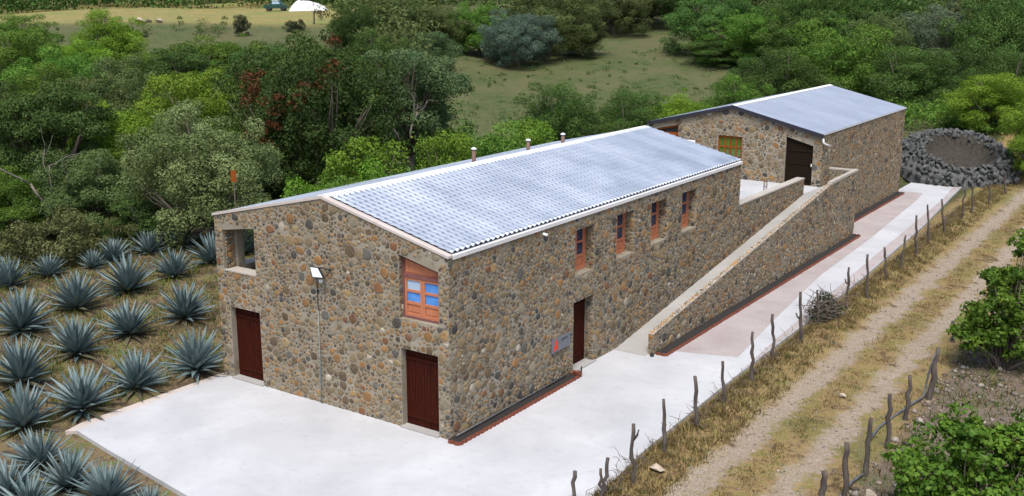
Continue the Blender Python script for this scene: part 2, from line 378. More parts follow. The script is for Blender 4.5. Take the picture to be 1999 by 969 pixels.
# ------------------------------------------------------------------ rubble masonry
PAL = [((.185, .14, .082), 24), ((.20, .108, .038), 15), ((.13, .060, .026), 5), ((.034, .034, .036), 8), ((.072, .075, .077), 6), ((.175, .155, .125), 16), ((.135, .108, .070), 22), ((.080, .056, .033), 16), ((.21, .14, .066), 8), ((.32, .30, .27), 1)]
PALC = np.array([p[0] for p in PAL]); PALW = np.array([p[1] for p in PAL], float); PALW /= PALW.sum()
def clip(poly, px, py, nx_, ny_):
    """keep the side where (q-p).n <= 0"""
    out = []; L = len(poly)
    for i in range(L):
        a, b = poly[i], poly[(i+1) % L]
        da = (a[0]-px)*nx_+(a[1]-py)*ny_; db = (b[0]-px)*nx_+(b[1]-py)*ny_
        if da <= 0: out.append(a)
        if (da < 0 < db) or (db < 0 < da):
            t = da/(da-db); out.append((a[0]+(b[0]-a[0])*t, a[1]+(b[1]-a[1])*t))
    return out
def pack(outer, holes, rr, scale=1., margin=.0, bands=()):
    """irregular stones filling a convex outline minus rectangular holes -> list of (centre, outline)"""
    us = [p[0] for p in outer]; vs_ = [p[1] for p in outer]; u0, u1, v0, v1 = min(us), max(us), min(vs_), max(vs_)
    area = (u1-u0)*(v1-v0); cell = .45*scale; grid = {}; sites = []
    edges = []
    L = len(outer); sgn = sum(outer[i][0]*outer[(i+1) % L][1]-outer[(i+1) % L][0]*outer[i][1] for i in range(L))
    for i in range(L):
        a, b = outer[i], outer[(i+1) % L]; ex, ey = b[0]-a[0], b[1]-a[1]; l = math.hypot(ex, ey)
        n_ = (ey/l, -ex/l) if sgn > 0 else (-ey/l, ex/l); edges.append((a[0]-n_[0]*margin, a[1]-n_[1]*margin, n_[0], n_[1]))
    def near(u, v):
        iu, iv = int(u/cell), int(v/cell)
        for a in (-1, 0, 1):
            for b in (-1, 0, 1): yield from grid.get((iu+a, iv+b), ())
    tries = int(area*380/scale**2)
    for k in range(tries):
        u = rr.uniform(u0, u1); v = rr.uniform(v0, v1)
        big = 1-k/tries
        r = scale*(.042+.150*rr.random()**1.9*(.35+.65*big))
        if any((u-e[0])*e[2]+(v-e[1])*e[3] > -.4*r for e in edges): continue
        if any(h[0]-.5*r < u < h[1]+.5*r and h[2]-.5*r < v < h[3]+.5*r for h in holes): continue
        if any((u-q[0])**2+((v-q[1])*1.12)**2 < (.86*(r+q[2]))**2 for q in near(u, v)): continue
        if bands and any(abs(v-b) < .13 for b in bands) and rr.random() < .75: continue
        s_ = (u, v, r); sites.append(s_); grid.setdefault((int(u/cell), int(v/cell)), []).append(s_)
    res = []
    for (u, v, r) in sites:
        R_ = r*rr.uniform(1.1, 1.65); el = rr.uniform(.95, 1.45); th = rr.uniform(0, 6.28); K = 6; rot = rr.uniform(-.5, .5)
        poly = []
        for q in range(K):
            t = th+2*math.pi*(q+rr.uniform(-.32, .32))/K; rad = R_*rr.uniform(.74, 1.08); a, b = rad*math.cos(t)*el, rad*math.sin(t)/el
            poly.append((u+a*math.cos(rot)-b*math.sin(rot), v+a*math.sin(rot)+b*math.cos(rot)))
        gap = rr.uniform(.014, .05)*scale
        for q in near(u, v):
            dx, dy = q[0]-u, q[1]-v; d = math.hypot(dx, dy)
            if d < 1e-6: continue
            m = (d*d+r*r-q[2]**2)/(2*d)-gap*.6; dx /= d; dy /= d
            poly = clip(poly, u+dx*m, v+dy*m, dx, dy)
            if len(poly) < 3: break
        if len(poly) < 4: continue
        for e in edges: poly = clip(poly, *e)
        for h in holes:
            c = [(h[0]-u, (h[0], v), (1, 0)), (u-h[1], (h[1], v), (-1, 0)), (h[2]-v, (u, h[2]), (0, 1)), (v-h[3], (u, h[3]), (0, -1))]
            b = max(c, key=lambda q: q[0]); poly = clip(poly, b[1][0], b[1][1], b[2][0], b[2][1])
        if len(poly) < 4: continue
        while len(poly) > 9:                                   # drop the shortest edges
            j = min(range(len(poly)), key=lambda i: (poly[i][0]-poly[i-1][0])**2+(poly[i][1]-poly[i-1][1])**2); poly.pop(j)
        cu = sum(p[0] for p in poly)/len(poly); cv = sum(p[1] for p in poly)/len(poly)
        res.append((cu, cv, poly))
    return res
class Masonry:
    def __init__(s, seed): s.st = []; s.r = np.random.default_rng(seed)
    def face(s, outer, holes, O, U, V, N, wall, scale=1., margin=.0, bands=(), tone=1.):
        for cu, cv, poly in pack(outer, holes, s.r, scale, margin, bands):
            h = s.r.uniform(.006, .022); ctr = O+U*cu+V*cv
            ar = abs(sum(poly[i-1][0]*poly[i][1]-poly[i][0]*poly[i-1][1] for i in range(len(poly))))/2
            d = np.array(CAM)-ctr; dist = np.linalg.norm(d); vis = ar*max(0, d@N/dist)/dist**2
            col = PALC[s.r.choice(len(PALC), p=PALW)]*s.r.uniform(.82, 1.32)*tone*np.array([1.06, .98, .84])
            n = len(poly); vs = []; fs = []
            lean = s.r.uniform(-.008, .008, 2)
            for sc, z in ((1.0, -.02), (.975, h*.72), (.84, h)):
                for p in poly:
                    du, dv = (p[0]-cu)*sc, (p[1]-cv)*sc; vs.append(U*du+V*dv+N*(z+(lean[0]*du+lean[1]*dv)/.1*(z > 0)))
            for k in (0, 1):
                for i in range(n): j = (i+1) % n; fs.append((k*n+i, k*n+j, (k+1)*n+j, (k+1)*n+i))
            fs.append(tuple(2*n+i for i in range(n)))
            s2 = sum(poly[i-1][0]*poly[i][1]-poly[i][0]*poly[i-1][1] for i in range(n))
            if s2*float(np.cross(U, V)@N) < 0: fs = [f[::-1] for f in fs]
            s.st.append((vis, ctr, vs, fs, col, wall))
    def finish(s, thing, limit=290):
        s.st.sort(key=lambda q: -q[0]); rest = MB()
        for k, (vis, ctr, vs, fs, col, wall) in enumerate(s.st):
            if k < limit:
                m = MB(); m.add(vs, fs, col); o = m.build('stone', STONE, wall, True); o.location = tuple(ctr)
            else: rest.add([p+ctr for p in vs], fs, col)
        if rest.v:
            o = rest.build('rubble_stones', STONE, thing, True); tag(o, kind='stuff')
        print('stones', len(s.st))
rect = lambda a, b, c, d: [(a, c), (b, c), (b, d), (a, d)]

# ------------------------------------------------------------------ doors and windows
def plank_door(parent, O, U, V, N, w, top, mat, n_planks, name='door', knob=False):
    """top: heights at u=0 and u=w; parts are planks and rails over a backing"""
    t0, t1 = top
    d = MB().prism(O, U, V, N, [[(0, 0), (w, 0), (w, t1), (0, t0)]], -.06, -.03).build(name, DARKV, parent)
    pw = w/n_planks
    for i in range(n_planks):
        a, b = i*pw+.006, (i+1)*pw-.006; za, zb = t0+(t1-t0)*a/w, t0+(t1-t0)*b/w
        MB().prism(O, U, V, N, [[(a, .01), (b, .01), (b, zb-.01), (a, za-.01)]], -.03, .0+random.uniform(-.004, .006)).build('plank', mat, d)
    for z in ((.32, min(t0, t1)-.30) if not knob else (.3, 1.1, 1.75)):
        m = MB().bar(O, U, V, N, .03, w-.03, z-.05, z+.05, .0, .028); m.build('rail', mat, d)
    if knob: MB().bar(O, U, V, N, w-.10, w-.05, .98, 1.12, .0, .06).build('handle', PIPEW, d)
    return d
def casement_leaf(win, O, U, V, N, u0, u1, z0, z1, mat, panes, cols, panel=.30, st=.075):
    """one leaf: stiles and rails, glass panes above a wooden panel"""
    m = MB()
    m.bar(O, U, V, N, u0, u0+st, z0, z1, 0, .05); m.bar(O, U, V, N, u1-st, u1, z0, z1, 0, .05)
    H = z1-z0; zs = z0+H*panel
    m.bar(O, U, V, N, u0+st, u1-st, z0, z0+st, 0, .048); m.bar(O, U, V, N, u0+st, u1-st, zs-st/2, zs+st/2, 0, .048)
    m.bar(O, U, V, N, u0+st, u1-st, z1-st, z1, 0, .048)
    ph = (z1-st-zs-st/2)/panes
    for k in range(1, panes): m.bar(O, U, V, N, u0+st, u1-st, zs+st/2+ph*k-.035, zs+st/2+ph*k+.035, 0, .046)
    m.build('sash', mat, win)
    for k in range(panes):
        MB().bar(O, U, V, N, u0+st-.01, u1-st+.01, zs+st/2+ph*k, zs+st/2+ph*(k+1), .006, .016).build('pane', cols[k % len(cols)], win)
    if panel > .1:
        p = MB(); p.bar(O, U, V, N, u0+st-.01, u1-st+.01, z0+st-.01, zs-st/2+.01, .004, .02); p.bar(O, U, V, N, u0+st+.05, u1-st-.05, z0+st+.05, zs-st/2-.05, .02, .034)
        p.build('panel', mat, win)

# ------------------------------------------------------------------ main building
W, L, H, HL, RX, HR = 9.27, 20.1, 5.2, 5.30, 4.56, 6.33
main = empty('stone_building', (0, 0, 0)); tag(main, 'long two-storey rubble stone building with ribbed metal roof beside the pale forecourt', 'building')
T = .46
ms = Masonry(11)
# gable (faces -Y). u = x, v = z
gO, gU, gV, gN = V3(0, 0, 0), EX, EZ, V3(0, -1, 0)
gout = [(-W, -.3), (0, -.3), (0, H), (-RX, HR), (-W, HL)]
win_g = [(-1.72, 3.24), (-.32, 3.24), (-.32, 4.76), (-1.72, 5.08)]
open_g = [(-8.94, 3.60), (-7.48, 3.60), (-7.48, 5.08), (-8.94, 4.86)]
door_r = [(-1.70, .0), (-.38, .0), (-.38, 2.37), (-1.70, 2.37)]
door_l = [(-8.76, .0), (-7.42, .0), (-7.42, 2.40), (-8.76, 2.40)]
gw = MB().prism(gO, gU, gV, gN, [gout, win_g, open_g, door_r, door_l], -T, 0).build('gable_wall', MORTAR, main)
gouter = [(-W, 0), (0, 0), (0, H-.02), (-RX, HR-.03), (-W, HL-.03)]
ms.face(gouter, [(-1.74, -.30, 3.22, 5.08), (-8.96, -7.46, 3.58, 5.06), (-1.72, -.36, -1, 2.39), (-8.78, -7.40, -1, 2.42)], gO, gU, gV, gN, gw, bands=(2.62, 5.12))
# long wall (faces +X). u = y, v = z
lO, lU, lV, lN = V3(0, 0, 0), EY, EZ, EX
wins = [(6.62, 7.83, 3.22, 4.74), (9.34, 10.57, 3.22, 4.76), (11.9, 13.17, 3.22, 4.76), (14.44, 15.77, 3.20, 4.75)]
doorl = (6.57, 7.86, .0, 2.35)
lw = MB().prism(lO, lU, lV, lN, [rect(T, L, -.3, H)]+[rect(*w_) for w_ in wins+[doorl]], -T, -.001).build('long_wall', MORTAR, main)
ms.face(rect(.02, L, 0, H-.02), [(w_[0]-.02, w_[1]+.02, w_[2]-.02, w_[3]+.02) for w_ in wins]+[(6.55, 7.88, -1, 2.37)], lO, lU, lV, lN, lw, bands=(2.62, 5.08))
for w_ in wins:                                                 # far jamb of each window, rubble too
    ms.face(rect(0, .32, w_[2]+.02, w_[3]-.02), [], V3(-.32, w_[1], 0), EX, EZ, V3(0, -1, 0), lw, .9)
ms.face(rect(0, .28, .05, 2.3), [], V3(-.28, doorl[1], 0), EX, EZ, V3(0, -1, 0), lw, .8)
ms.face(rect(0, .3, 3.26, 5.0), [], V3(-1.72, 0, 0), EY, EZ, EX, gw, .8)
# left wall with the open corner, back wall, inner floor and partitions
lf = MB().prism(V3(-W, 0, 0), EY, EZ, V3(-1, 0, 0), [rect(T, L, -.3, HL-.02), rect(.75, 3.1, 3.60, 4.86)], -T, 0).build('left_wall', MORTAR, main)
ms.face(rect(0, .34, 3.62, 4.82), [], V3(-W+.42, 0, 0)+V3(-.0, .04, 0), EY, EZ, EX, lf, .8)
MB().prism(V3(0, L, 0), EX, EZ, EY, [[(-W+T, -.3), (-T, -.3), (-T, H-.05), (-RX, HR-.05), (-W+T, HL-.05)]], -T, 0).build('back_wall', MORTAR, main)
MB().box(-W+T, -T, T, L-T, 2.62, 2.78).build('upper_floor', MORTAR, main)
MB().box(-7.3, -7.15, T, 3.4, 2.781, 5.5).build('partition_wall', MORTAR, main); MB().box(-W+T, -7.301, 3.4, 3.55, 2.781, 5.3).build('partition_wall', MORTAR, main)
MB().box(-8.92, -7.50, -.03, .43, 3.56, 3.606).build('window_sill', COPE, main)
MB().box(-W-.02, -W+.43, .76, 3.09, 3.56, 3.606).build('window_sill', COPE, main)
# doors
plank_door(main, V3(-1.70, .20, 0), EX, EZ, V3(0, -1, 0), 1.32, (2.36, 2.36), MAHOG, 12)
plank_door(main, V3(-8.76, .20, 0), EX, EZ, V3(0, -1, 0), 1.34, (2.39, 2.39), MAHOG, 12)
plank_door(main, V3(-.33, 6.57, .02), EY, EZ, EX, 1.29, (2.33, 2.33), MAHOG, 11)
MB().box(-1.72, -.36, -.10, .19, -.05, .05).build('threshold', RAMPC, main); MB().box(-8.78, -7.40, -.10, .19, -.05, .05).build('threshold', RAMPC, main)
MB().box(-.3, .10, 6.5, 7.95, -.05, .045).build('threshold', RAMPC, main)
# gable window: two leaves under a sloping transom panel
def gable_window():
    O, U, V, N = V3(-1.72, .22, 0), EX, EZ, V3(0, -1, 0); w = 1.40; f = MB(); e = .07
    top = lambda u: 5.07+(4.75-5.07)*u/w
    f.bar(O, U, V, N, 0, e, 3.25, 4.98, 0, .07); f.bar(O, U, V, N, w-e, w, 3.25, 4.72, 0, .07); f.bar(O, U, V, N, e, w-e, 3.25, 3.31, 0, .068)
    f.bar(O, U, V, N, e, w-e, 4.42, 4.52, 0, .072)
    f.prism(O, U, V, N, [[(0, top(0)-.09), (w, top(w)-.09), (w, top(w)), (0, top(0))]], 0, .069)
    win = f.build('window', SALMOND, main)
    t = MB(); t.prism(O, U, V, N, [[(e, 4.52), (w-e, 4.52), (w-e, top(w-e)-.08), (e, top(e)-.08)]], 0, .02)
    t.prism(O, U, V, N, [[(e+.06, 4.56), (w-e-.15, 4.56), (w-e-.15, top(w-e-.15)-.12), (e+.06, top(e+.06)-.13)]], .02, .036); t.build('transom_panel', SALMON, win)
    casement_leaf(win, O, U, V, N, e, w/2-.005, 3.31, 4.42, SALMON, 2, [BLUEREFL, PALEREFL], .34)
    casement_leaf(win, O, U, V, N, w/2+.005, w-e, 3.31, 4.42, SALMON, 2, [BLUEREFL, BLUEREFL], .34)
gable_window()
for i, (a, b, z0, z1) in enumerate(wins):
    O = V3(-.40, a, 0); w = b-a; f = MB(); e = .06
    f.bar(O, EY, EZ, EX, 0, e, z0, z1, 0, .07); f.bar(O, EY, EZ, EX, w-e, w, z0, z1, 0, .07); f.bar(O, EY, EZ, EX, e, w-e, z1-e, z1, 0, .068); f.bar(O, EY, EZ, EX, e, w-e, z0, z0+e, 0, .068)
    win = f.build('window', SALMON, main)
    casement_leaf(win, O, EY, EZ, EX, e, w/2-.004, z0+e, z1-e, SALMON, 2, [DARKREFL], .30)
    casement_leaf(win, O, EY, EZ, EX, w/2+.004, w-e, z0+e, z1-e, SALMON, 2, [DARKREFL], .30)
    MB().box(-.32, -.01, a+.002, b-.002, z0-.05, z0+.012).build('window_sill', MORTAR, win)
# ribbed, stepped metal roof, one sheet after another
def tile_sheet(slope_len, width, pitch, stepl, amp, stepd):
    nr = int(round(width/pitch)); per = 8; T_ = np.linspace(0, width, nr*per+1)
    rows = []; s = 0.
    while s < slope_len-1e-6:
        e = min(s+stepl, slope_len); rows += [(s+.004, 0.), (e, 1.)]; s = e
    S_ = np.array([r[0] for r in rows]); dz = np.array([(r[1]-.5)*stepd for r in rows])
    rib = amp*(.5+.5*np.cos(2*math.pi*T_/pitch))
    bow = np.array([.4+.6*(i % 2) for i in range(len(rows))])
    Zr = -(-dz)[:, None]*(.5+.5*(rib/amp))[None, :]+rib[None, :]
    return S_, T_, Zr
def roof_slope(parent, xr, zr, xe, ze, y0, y1, nsheet, mat, pitch, stepl, amp, stepd):
    dx, dz = xe-xr, ze-zr; sl_ = math.hypot(dx, dz); ux, uz = dx/sl_, dz/sl_; nx_, nz_ = (-uz, ux) if ux > 0 else (uz, -ux)
    wd = (y1-y0)/nsheet; S_, T_, Zr = tile_sheet(sl_, wd, pitch, stepl, amp, stepd)
    Px = ux*S_[:, None]+nx_*Zr; Pz = uz*S_[:, None]+nz_*Zr; Py = np.broadcast_to(T_[None, :], Zr.shape)
    V = np.stack([Px, Py, Pz], -1).reshape(-1, 3); a, b = Zr.shape; ix = np.arange(a*b).reshape(a, b)
    Fq = np.stack([ix[:-1, :-1], ix[1:, :-1], ix[1:, 1:], ix[:-1, 1:]], -1).reshape(-1, 4)
    if ux < 0: Fq = Fq[:, ::-1]
    me = np_mesh('roof_sheet', V, Fq, mat, None, False)
    for k in range(nsheet):
        o = link('roof_sheet', me, parent); o.location = (xr, y0+k*wd, zr+random.uniform(0, .008))
RT = .045
roof_slope(main, -RX, HR+RT, -.06, H+RT+.015, .16, L+.05, 21, ROOF, (L-.11)/21/4, .30, .066, .036)
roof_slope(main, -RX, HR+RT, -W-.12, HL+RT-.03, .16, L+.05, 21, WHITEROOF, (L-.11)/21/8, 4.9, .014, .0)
rc = MB(); rc.prism(V3(0, 0, 0), EX, EZ, EY, [[(-RX-.26, HR-.01), (-RX, HR+.055), (-RX+.20, HR+.008), (-RX+.20, HR+.04), (-RX, HR+.105), (-RX-.26, HR+.05)]], .1, L+.06); rc.build('ridge_cap', TRIM, main)
rk = MB(); rk.prism(V3(0, 0, 0), EX, EZ, EY, [[(-W-.06, HL-.02), (-RX, HR-.004), (.04, H-.01), (.04, H+.055), (-RX, HR+.075), (-W-.06, HL+.06)]], -.035, .19); rk.build('rake_coping', RAKE, main)
MB().box(-.16, .055, .192, L+.03, H-.07, H+.04).build('eave_coping', TRIM, main)
ms.finish(main)

def vent(y, h, label):
    t = empty('vent_pipe', (-5.6, y, 6.06)); tag(t, label, 'vent pipe', 'vent pipes on the main roof')
    MB().tube([(0, 0, -.1), (0, 0, h)], .075, 10).build('pipe', RUSTP, t, True)
    MB().tube([(0, 0, h+.03), (0, 0, h+.06), (0, 0, h+.10)], [.105, .105, .03], 10).build('cap', LAMPW, t)
vent(8.81, .54, 'tall brown vent pipe with pale cap on the roof, nearest the open gable')
vent(12.35, .46, 'middle of the three brown vent pipes rising behind the roof ridge')
vent(14.91, .42, 'shortest brown vent pipe on the roof, farthest from the gable')

# floodlight, conduit, plaque, spout
fl = empty('flood_light', (-4.80, 0, 4.10)); tag(fl, 'black framed floodlight with pale lens on the stone gable', 'floodlight')
lp = np.array([(-4.93, -.20, 4.29), (-4.62, -.20, 4.30), (-4.33, -.30, 4.07), (-4.74, -.30, 4.03)])-np.array([-4.80, 0, 4.10])
def lamp_slab(q, grow, off, th):
    c = q.mean(0); n = np.cross(q[1]-q[0], q[3]-q[0]); n /= np.linalg.norm(n); n = n if n[1] < 0 else -n; k = [c+(p-c)*grow for p in q]; m = MB()
    m.add([p+n*off for p in k]+[p+n*(off-th) for p in k], [(3, 2, 1, 0), (4, 5, 6, 7)]+[(i, (i+1) % 4, (i+1) % 4+4, i+4) for i in range(4)]); return m
lamp_slab(lp, 1.16, 0, .07).build('housing', BLACKM, fl); lamp_slab(lp, .95, .008, .006).build('lens', LAMPW, fl)
MB().tube([(.16, -.19, .20), (.44, -.19, .24), (.62, -.10, .20), (.48, -.18, -.02)], .02, 5).tube([(.62, -.10, .20), (.40, .0, .16), (.2, .02, .1)], .02, 5).build('bracket', BLACKM, fl)
co = empty('conduit_pipe', (-4.84, -.02, 0)); tag(co, 'thin vertical conduit running down the gable below the floodlight', 'conduit')
MB().tube([(0, -.02, 2.95), (0, -.02, 4.08)], .012, 5).build('cable', BLACKM, co); MB().tube([(-.02, -.025, 0), (-.01, -.025, 1.5), (0, -.025, 2.95)], .015, 6).build('pipe', GREENPIPE, co, True)
MB().tube([(.16, .0, 3.86), (.16, -.05, 3.86)], .055, 9).build('junction_box', PIPEW, co)
sp = empty('name_plaque', (0, 5.17, 1.04)); tag(sp, 'grey plaque with red emblem on the long stone wall left of the doorway', 'plaque')
O = V3(.04, 0, 0)
MB().bar(O, EY, EZ, EX, 0, 1.10, 0, .45, 0, .03).build('plate', PLATE, sp)
em = [(.08, .05), (.34, .07), (.36, .14), (.31, .22), (.33, .30), (.27, .36), (.255, .43), (.215, .43), (.20, .36), (.15, .31), (.17, .24), (.12, .20), (.10, .12)]
MB().prism(O, EY, EZ, EX, [em], .03, .036).build('emblem', RED, sp)
lt = MB()
for k in range(7): lt.bar(O, EY, EZ, EX, .55+k*.055, .59+k*.055, .28+.004*k, .34+.012*(k % 3), .03, .034)
lt.build('lettering', INK, sp)
ws = MB().tube([(-.05, 4.7, 4.99), (.06, 4.7, 4.985), (.16, 4.7, 4.97)], .045, 8).build('rain_spout', PIPEW, None, True); tag(ws, 'short white spout sticking out below the eave of the long wall', 'spout')

# ------------------------------------------------------------------ terrace, inner parapet, ramp
PZ = 2.58
tag(MB().prism(O0, EX, EY, EZ, [[(-9.6, L+.02), (-.36, L+.02), (-.36, 28.2), (.0, 28.2), (.0, 30.64), (-9.6, 30.64)]], -.2, PZ).build('terrace', CONC), kind='structure')
pi = empty('parapet_wall', (0, L, 0)); pi.location = (0, 0, 0); tag(pi, 'low rubble parapet between the ramp and the raised terrace', 'wall')
mp = Masonry(23)
pw = MB().box(-.36, 0, L+.002, 28.2, -.2, 3.34).build('wall', MORTAR, pi)
mp.face(rect(L, 28.2, 1.2, 3.32), [], lO, lU, lV, lN, pw); mp.face(rect(-.36, 0, 2.4, 3.32), [], V3(0, 28.2, 0), EX, EZ, EY, pw, .8)
MB().box(-.38, .025, L+.003, 28.23, 3.34, 3.40).build('coping', COPE, pi)
mp.finish(pi)
rp = empty('stone_ramp', (0, 0, 0)); tag(rp, 'concrete ramp with long sloping rubble side wall climbing to the terrace', 'ramp')
rz = lambda y: max(0, (y-9.5)*.138)
MB().prism(V3(0, 0, 0), EY, EZ, EX, [[(9.3, -.2), (32.0, -.2), (32.0, PZ-.004), (28.2, PZ-.004), (9.5, .006), (9.3, .006)]], .002, 1.22).build('ramp_slab', RAMPC, rp)
mr = Masonry(31)
rprof = [(9.55, -.2), (32.2, -.2), (32.2, 3.34), (28.0, 3.24), (9.55, .74)]
rw = MB().prism(V3(1.22, 0, 0), EY, EZ, EX, [rprof], .001, .18).build('side_wall', MORTAR, rp)
mr.face([(9.57, 0), (32.2, 0), (32.2, 3.32), (28.0, 3.22), (9.57, .73)], [], V3(1.4, 0, 0), EY, EZ, EX, rw)
mr.face(rect(.0, .18, 0, .72), [], V3(1.22, 9.55, 0), EX, EZ, V3(0, -1, 0), rw, .75)
rt = MB().box(.0, 1.215, 31.9, 32.2, 2.4, 3.33).build('return_wall', MORTAR, rp)
mr.face(rect(.02, 1.08, PZ, 3.30), [], V3(0, 31.9, 0), EX, EZ, V3(0, -1, 0), rt)
cp = MB().prism(V3(1.215, 0, 0), EY, EZ, EX, [[(9.53, .735), (28.05, 3.245), (28.05, 3.285), (9.53, .775)]], 0, .2)
cp.prism(V3(1.20, 0, 0), EY, EZ, EX, [[(28.051, 3.22), (32.22, 3.32), (32.22, 3.42), (28.4, 3.36), (28.051, 3.34)]], 0, .225); cp.box(.0, 1.195, 31.88, 32.22, 3.33, 3.40)
cpo = cp.build('coping', COPE, rp)
# flat stones set in the coping
mr.face(rect(.05, 18.6, .01, .19), [], V3(1.215, 9.53, .775), V3(0, .991, .134), EX, V3(0, -.134, .991), rw, .62, tone=1.3)
mr.finish(rp)
dk = MB().tube([(1.44, 9.42, .0), (1.44, 9.42, .10), (1.44, 9.42, .13)], [.07, .075, .03], 9).build('pipe_stub', BLACKM); tag(dk, 'small black pipe stub at the foot of the ramp wall', 'pipe')
rb = empty('rebar_bundle', (-1.3, 26.5, PZ)); tag(rb, 'bundle of upright rusty bars standing on the terrace floor', 'rebar')
for a, b in ((-.06, -.06), (.06, -.06), (-.06, .06), (.06, .06)): MB().tube([(a, b, 0), (a, b, .85+a)], .014, 5).build('bar', RUSTP, rb)
for z in (.2, .5, .75): MB().tube([(-.07, -.07, z), (.07, -.07, z), (.07, .07, z), (-.07, .07, z), (-.07, -.07, z)], .008, 4).build('tie', RUSTP, rb)

# ------------------------------------------------------------------ second building
B0, B1, BX, BR, BZ = 30.65, 46.3, -9.65, -4.85, 6.38
b2 = empty('stone_building', (0, 0, 0)); tag(b2, 'smaller far stone building with dark fascia and plain metal roof behind the terrace', 'building')
mb2 = Masonry(47)
bO = V3(0, B0, 0)
top2 = [(BX, -.3), (0, -.3), (0, H), (BR, BZ), (BX, H+.05)]
bdoor = [(-1.90, PZ), (-.46, PZ), (-.46, 4.62), (-1.90, 5.02)]
bwin = [(-5.62, 3.62), (-4.25, 3.62), (-4.25, 4.81), (-5.62, 4.81)]
btri = [(-9.36, 4.2), (-7.92, 4.2), (-7.92, 5.22), (-9.36, 4.90)]
bw = MB().prism(bO, EX, EZ, V3(0, -1, 0), [top2, bdoor, bwin, btri], -T, 0).build('gable_wall', MORTAR, b2)
mb2.face([(BX, PZ), (0, PZ), (0, H-.05), (BR, BZ-.08), (BX, H-.02)], [(-1.92, -.44, 2, 5.0), (-5.64, -4.23, 3.6, 4.83), (-9.38, -7.9, 4.1, 5.2)], bO, EX, EZ, V3(0, -1, 0), bw, 1.22)
blw = MB().prism(lO, lU, lV, lN, [rect(B0+T, B1, -.3, H)], -T, -.001).build('long_wall', MORTAR, b2)
mb2.face(rect(B0+.02, B1-.02, 0, H-.02), [(B0-.1, 31.9, -1, 2.55)], lO, lU, lV, lN, blw)
MB().prism(V3(BX, 0, 0), EY, EZ, V3(-1, 0, 0), [rect(B0+T, B1, -.3, H+.04)], -T, 0).build('left_wall', MORTAR, b2)
MB().prism(V3(0, B1, 0), EX, EZ, EY, [[(BX+T, -.3), (-T, -.3), (-T, H-.05), (BR, BZ-.05), (BX+T, H)]], -T, 0).build('back_wall', MORTAR, b2)
d2 = plank_door(b2, V3(-1.90, B0+.12, PZ), EX, EZ, V3(0, -1, 0), 1.44, (5.01-PZ, 4.61-PZ), DARKDOOR, 13, knob=True)
O = V3(-5.62, B0+.14, 0); f = MB(); e = .06; N_ = V3(0, -1, 0); w = 1.37
f.bar(O, EX, EZ, N_, 0, e, 3.62, 4.81, 0, .06); f.bar(O, EX, EZ, N_, w-e, w, 3.62, 4.81, 0, .06); f.bar(O, EX, EZ, N_, e, w-e, 4.75, 4.81, 0, .058); f.bar(O, EX, EZ, N_, e, w-e, 3.62, 3.68, 0, .058)
bwn = f.build('window', AMBER, b2)
for a, b in ((e, w/2-.01), (w/2+.01, w-e)):
    h_ = (a+b)/2
    for p, q in ((a, h_), (h_, b)): casement_leaf(bwn, O, EX, EZ, N_, p, q, 3.68, 4.75, AMBER, 2, [GREENREFL], .03, .042)
O = V3(-9.36, B0+.14, 0); f = MB(); w = 1.44
f.bar(O, EX, EZ, N_, 0, .06, 4.2, 4.88, 0, .06); f.bar(O, EX, EZ, N_, w-.07, w, 4.2, 5.17, 0, .06); f.prism(O, EX, EZ, N_, [[(0, 4.80), (w, 5.12), (w, 5.22), (0, 4.90)]], 0, .064); f.bar(O, EX, EZ, N_, .06, w-.07, 4.62, 4.76, 0, .062)
cw = f.build('clerestory_window', AMBER, b2)
MB().bar(O, EX, EZ, N_, .06, w-.07, 4.2, 4.62, .0, .03).build('panel', AMBER, cw); MB().prism(O, EX, EZ, N_, [[(.06, 4.76), (w-.07, 4.76), (w-.07, 5.12), (.06, 4.81)]], -.02, .0).build('pane', DARKV, cw)
roof_slope(b2, BR, BZ+.05, .03, H+.05, B0-.14, B1+.06, 16, ROOF2, (B1-B0+.2)/16/8, 4.95, .014, .0)
roof_slope(b2, BR, BZ+.05, BX-.10, H+.07, B0-.14, B1+.06, 16, ROOF2, (B1-B0+.2)/16/8, 4.95, .014, .0)
MB().prism(V3(0, 0, 0), EX, EZ, EY, [[(BR-.22, BZ+.02), (BR, BZ+.075), (BR+.22, BZ+.02), (BR+.22, BZ+.04), (BR, BZ+.095), (BR-.22, BZ+.04)]], B0-.13, B1+.07).build('ridge_cap', TRIM, b2)
fa = MB(); fa.prism(V3(0, 0, 0), EX, EZ, EY, [[(BX-.12, H-.10), (BR, BZ-.13), (.06, H-.13), (.06, H+.035), (BR, BZ+.04), (BX-.12, H+.06)]], B0-.16, B0-.03); fa.build('fascia_board', FASCIA, b2)
MB().box(-.10, .05, B0+.0, B1+.04, H+.0, H+.04).build('eave_trim', TRIM, b2)
MB().tube([(.02, B0-.06, H-.14), (.06, B0-.07, H-.36), (.12, B0+.1, H-.46), (.16, B0+.75, H-.60)], .05, 8).build('downpipe', PIPEW, b2, True)
MB().tube([(BX-.1, B0-.06, H-.05), (BX-.1, B0-.06, H-.7)], .05, 8).build('downpipe', PIPEW, b2, True)
mb2.finish(b2)
sg = empty('wall_sign', (-7.9, B0-.03, 4.1)); tag(sg, 'small white and red sign on the far gable, half hidden by the near roof', 'sign')
MB().box(0, 1.0, -.02, 0, .12, .34).build('white_panel', PIPEW, sg); MB().box(.15, .98, -.03, -.005, -.32, .1199).build('red_panel', PINKRED, sg)

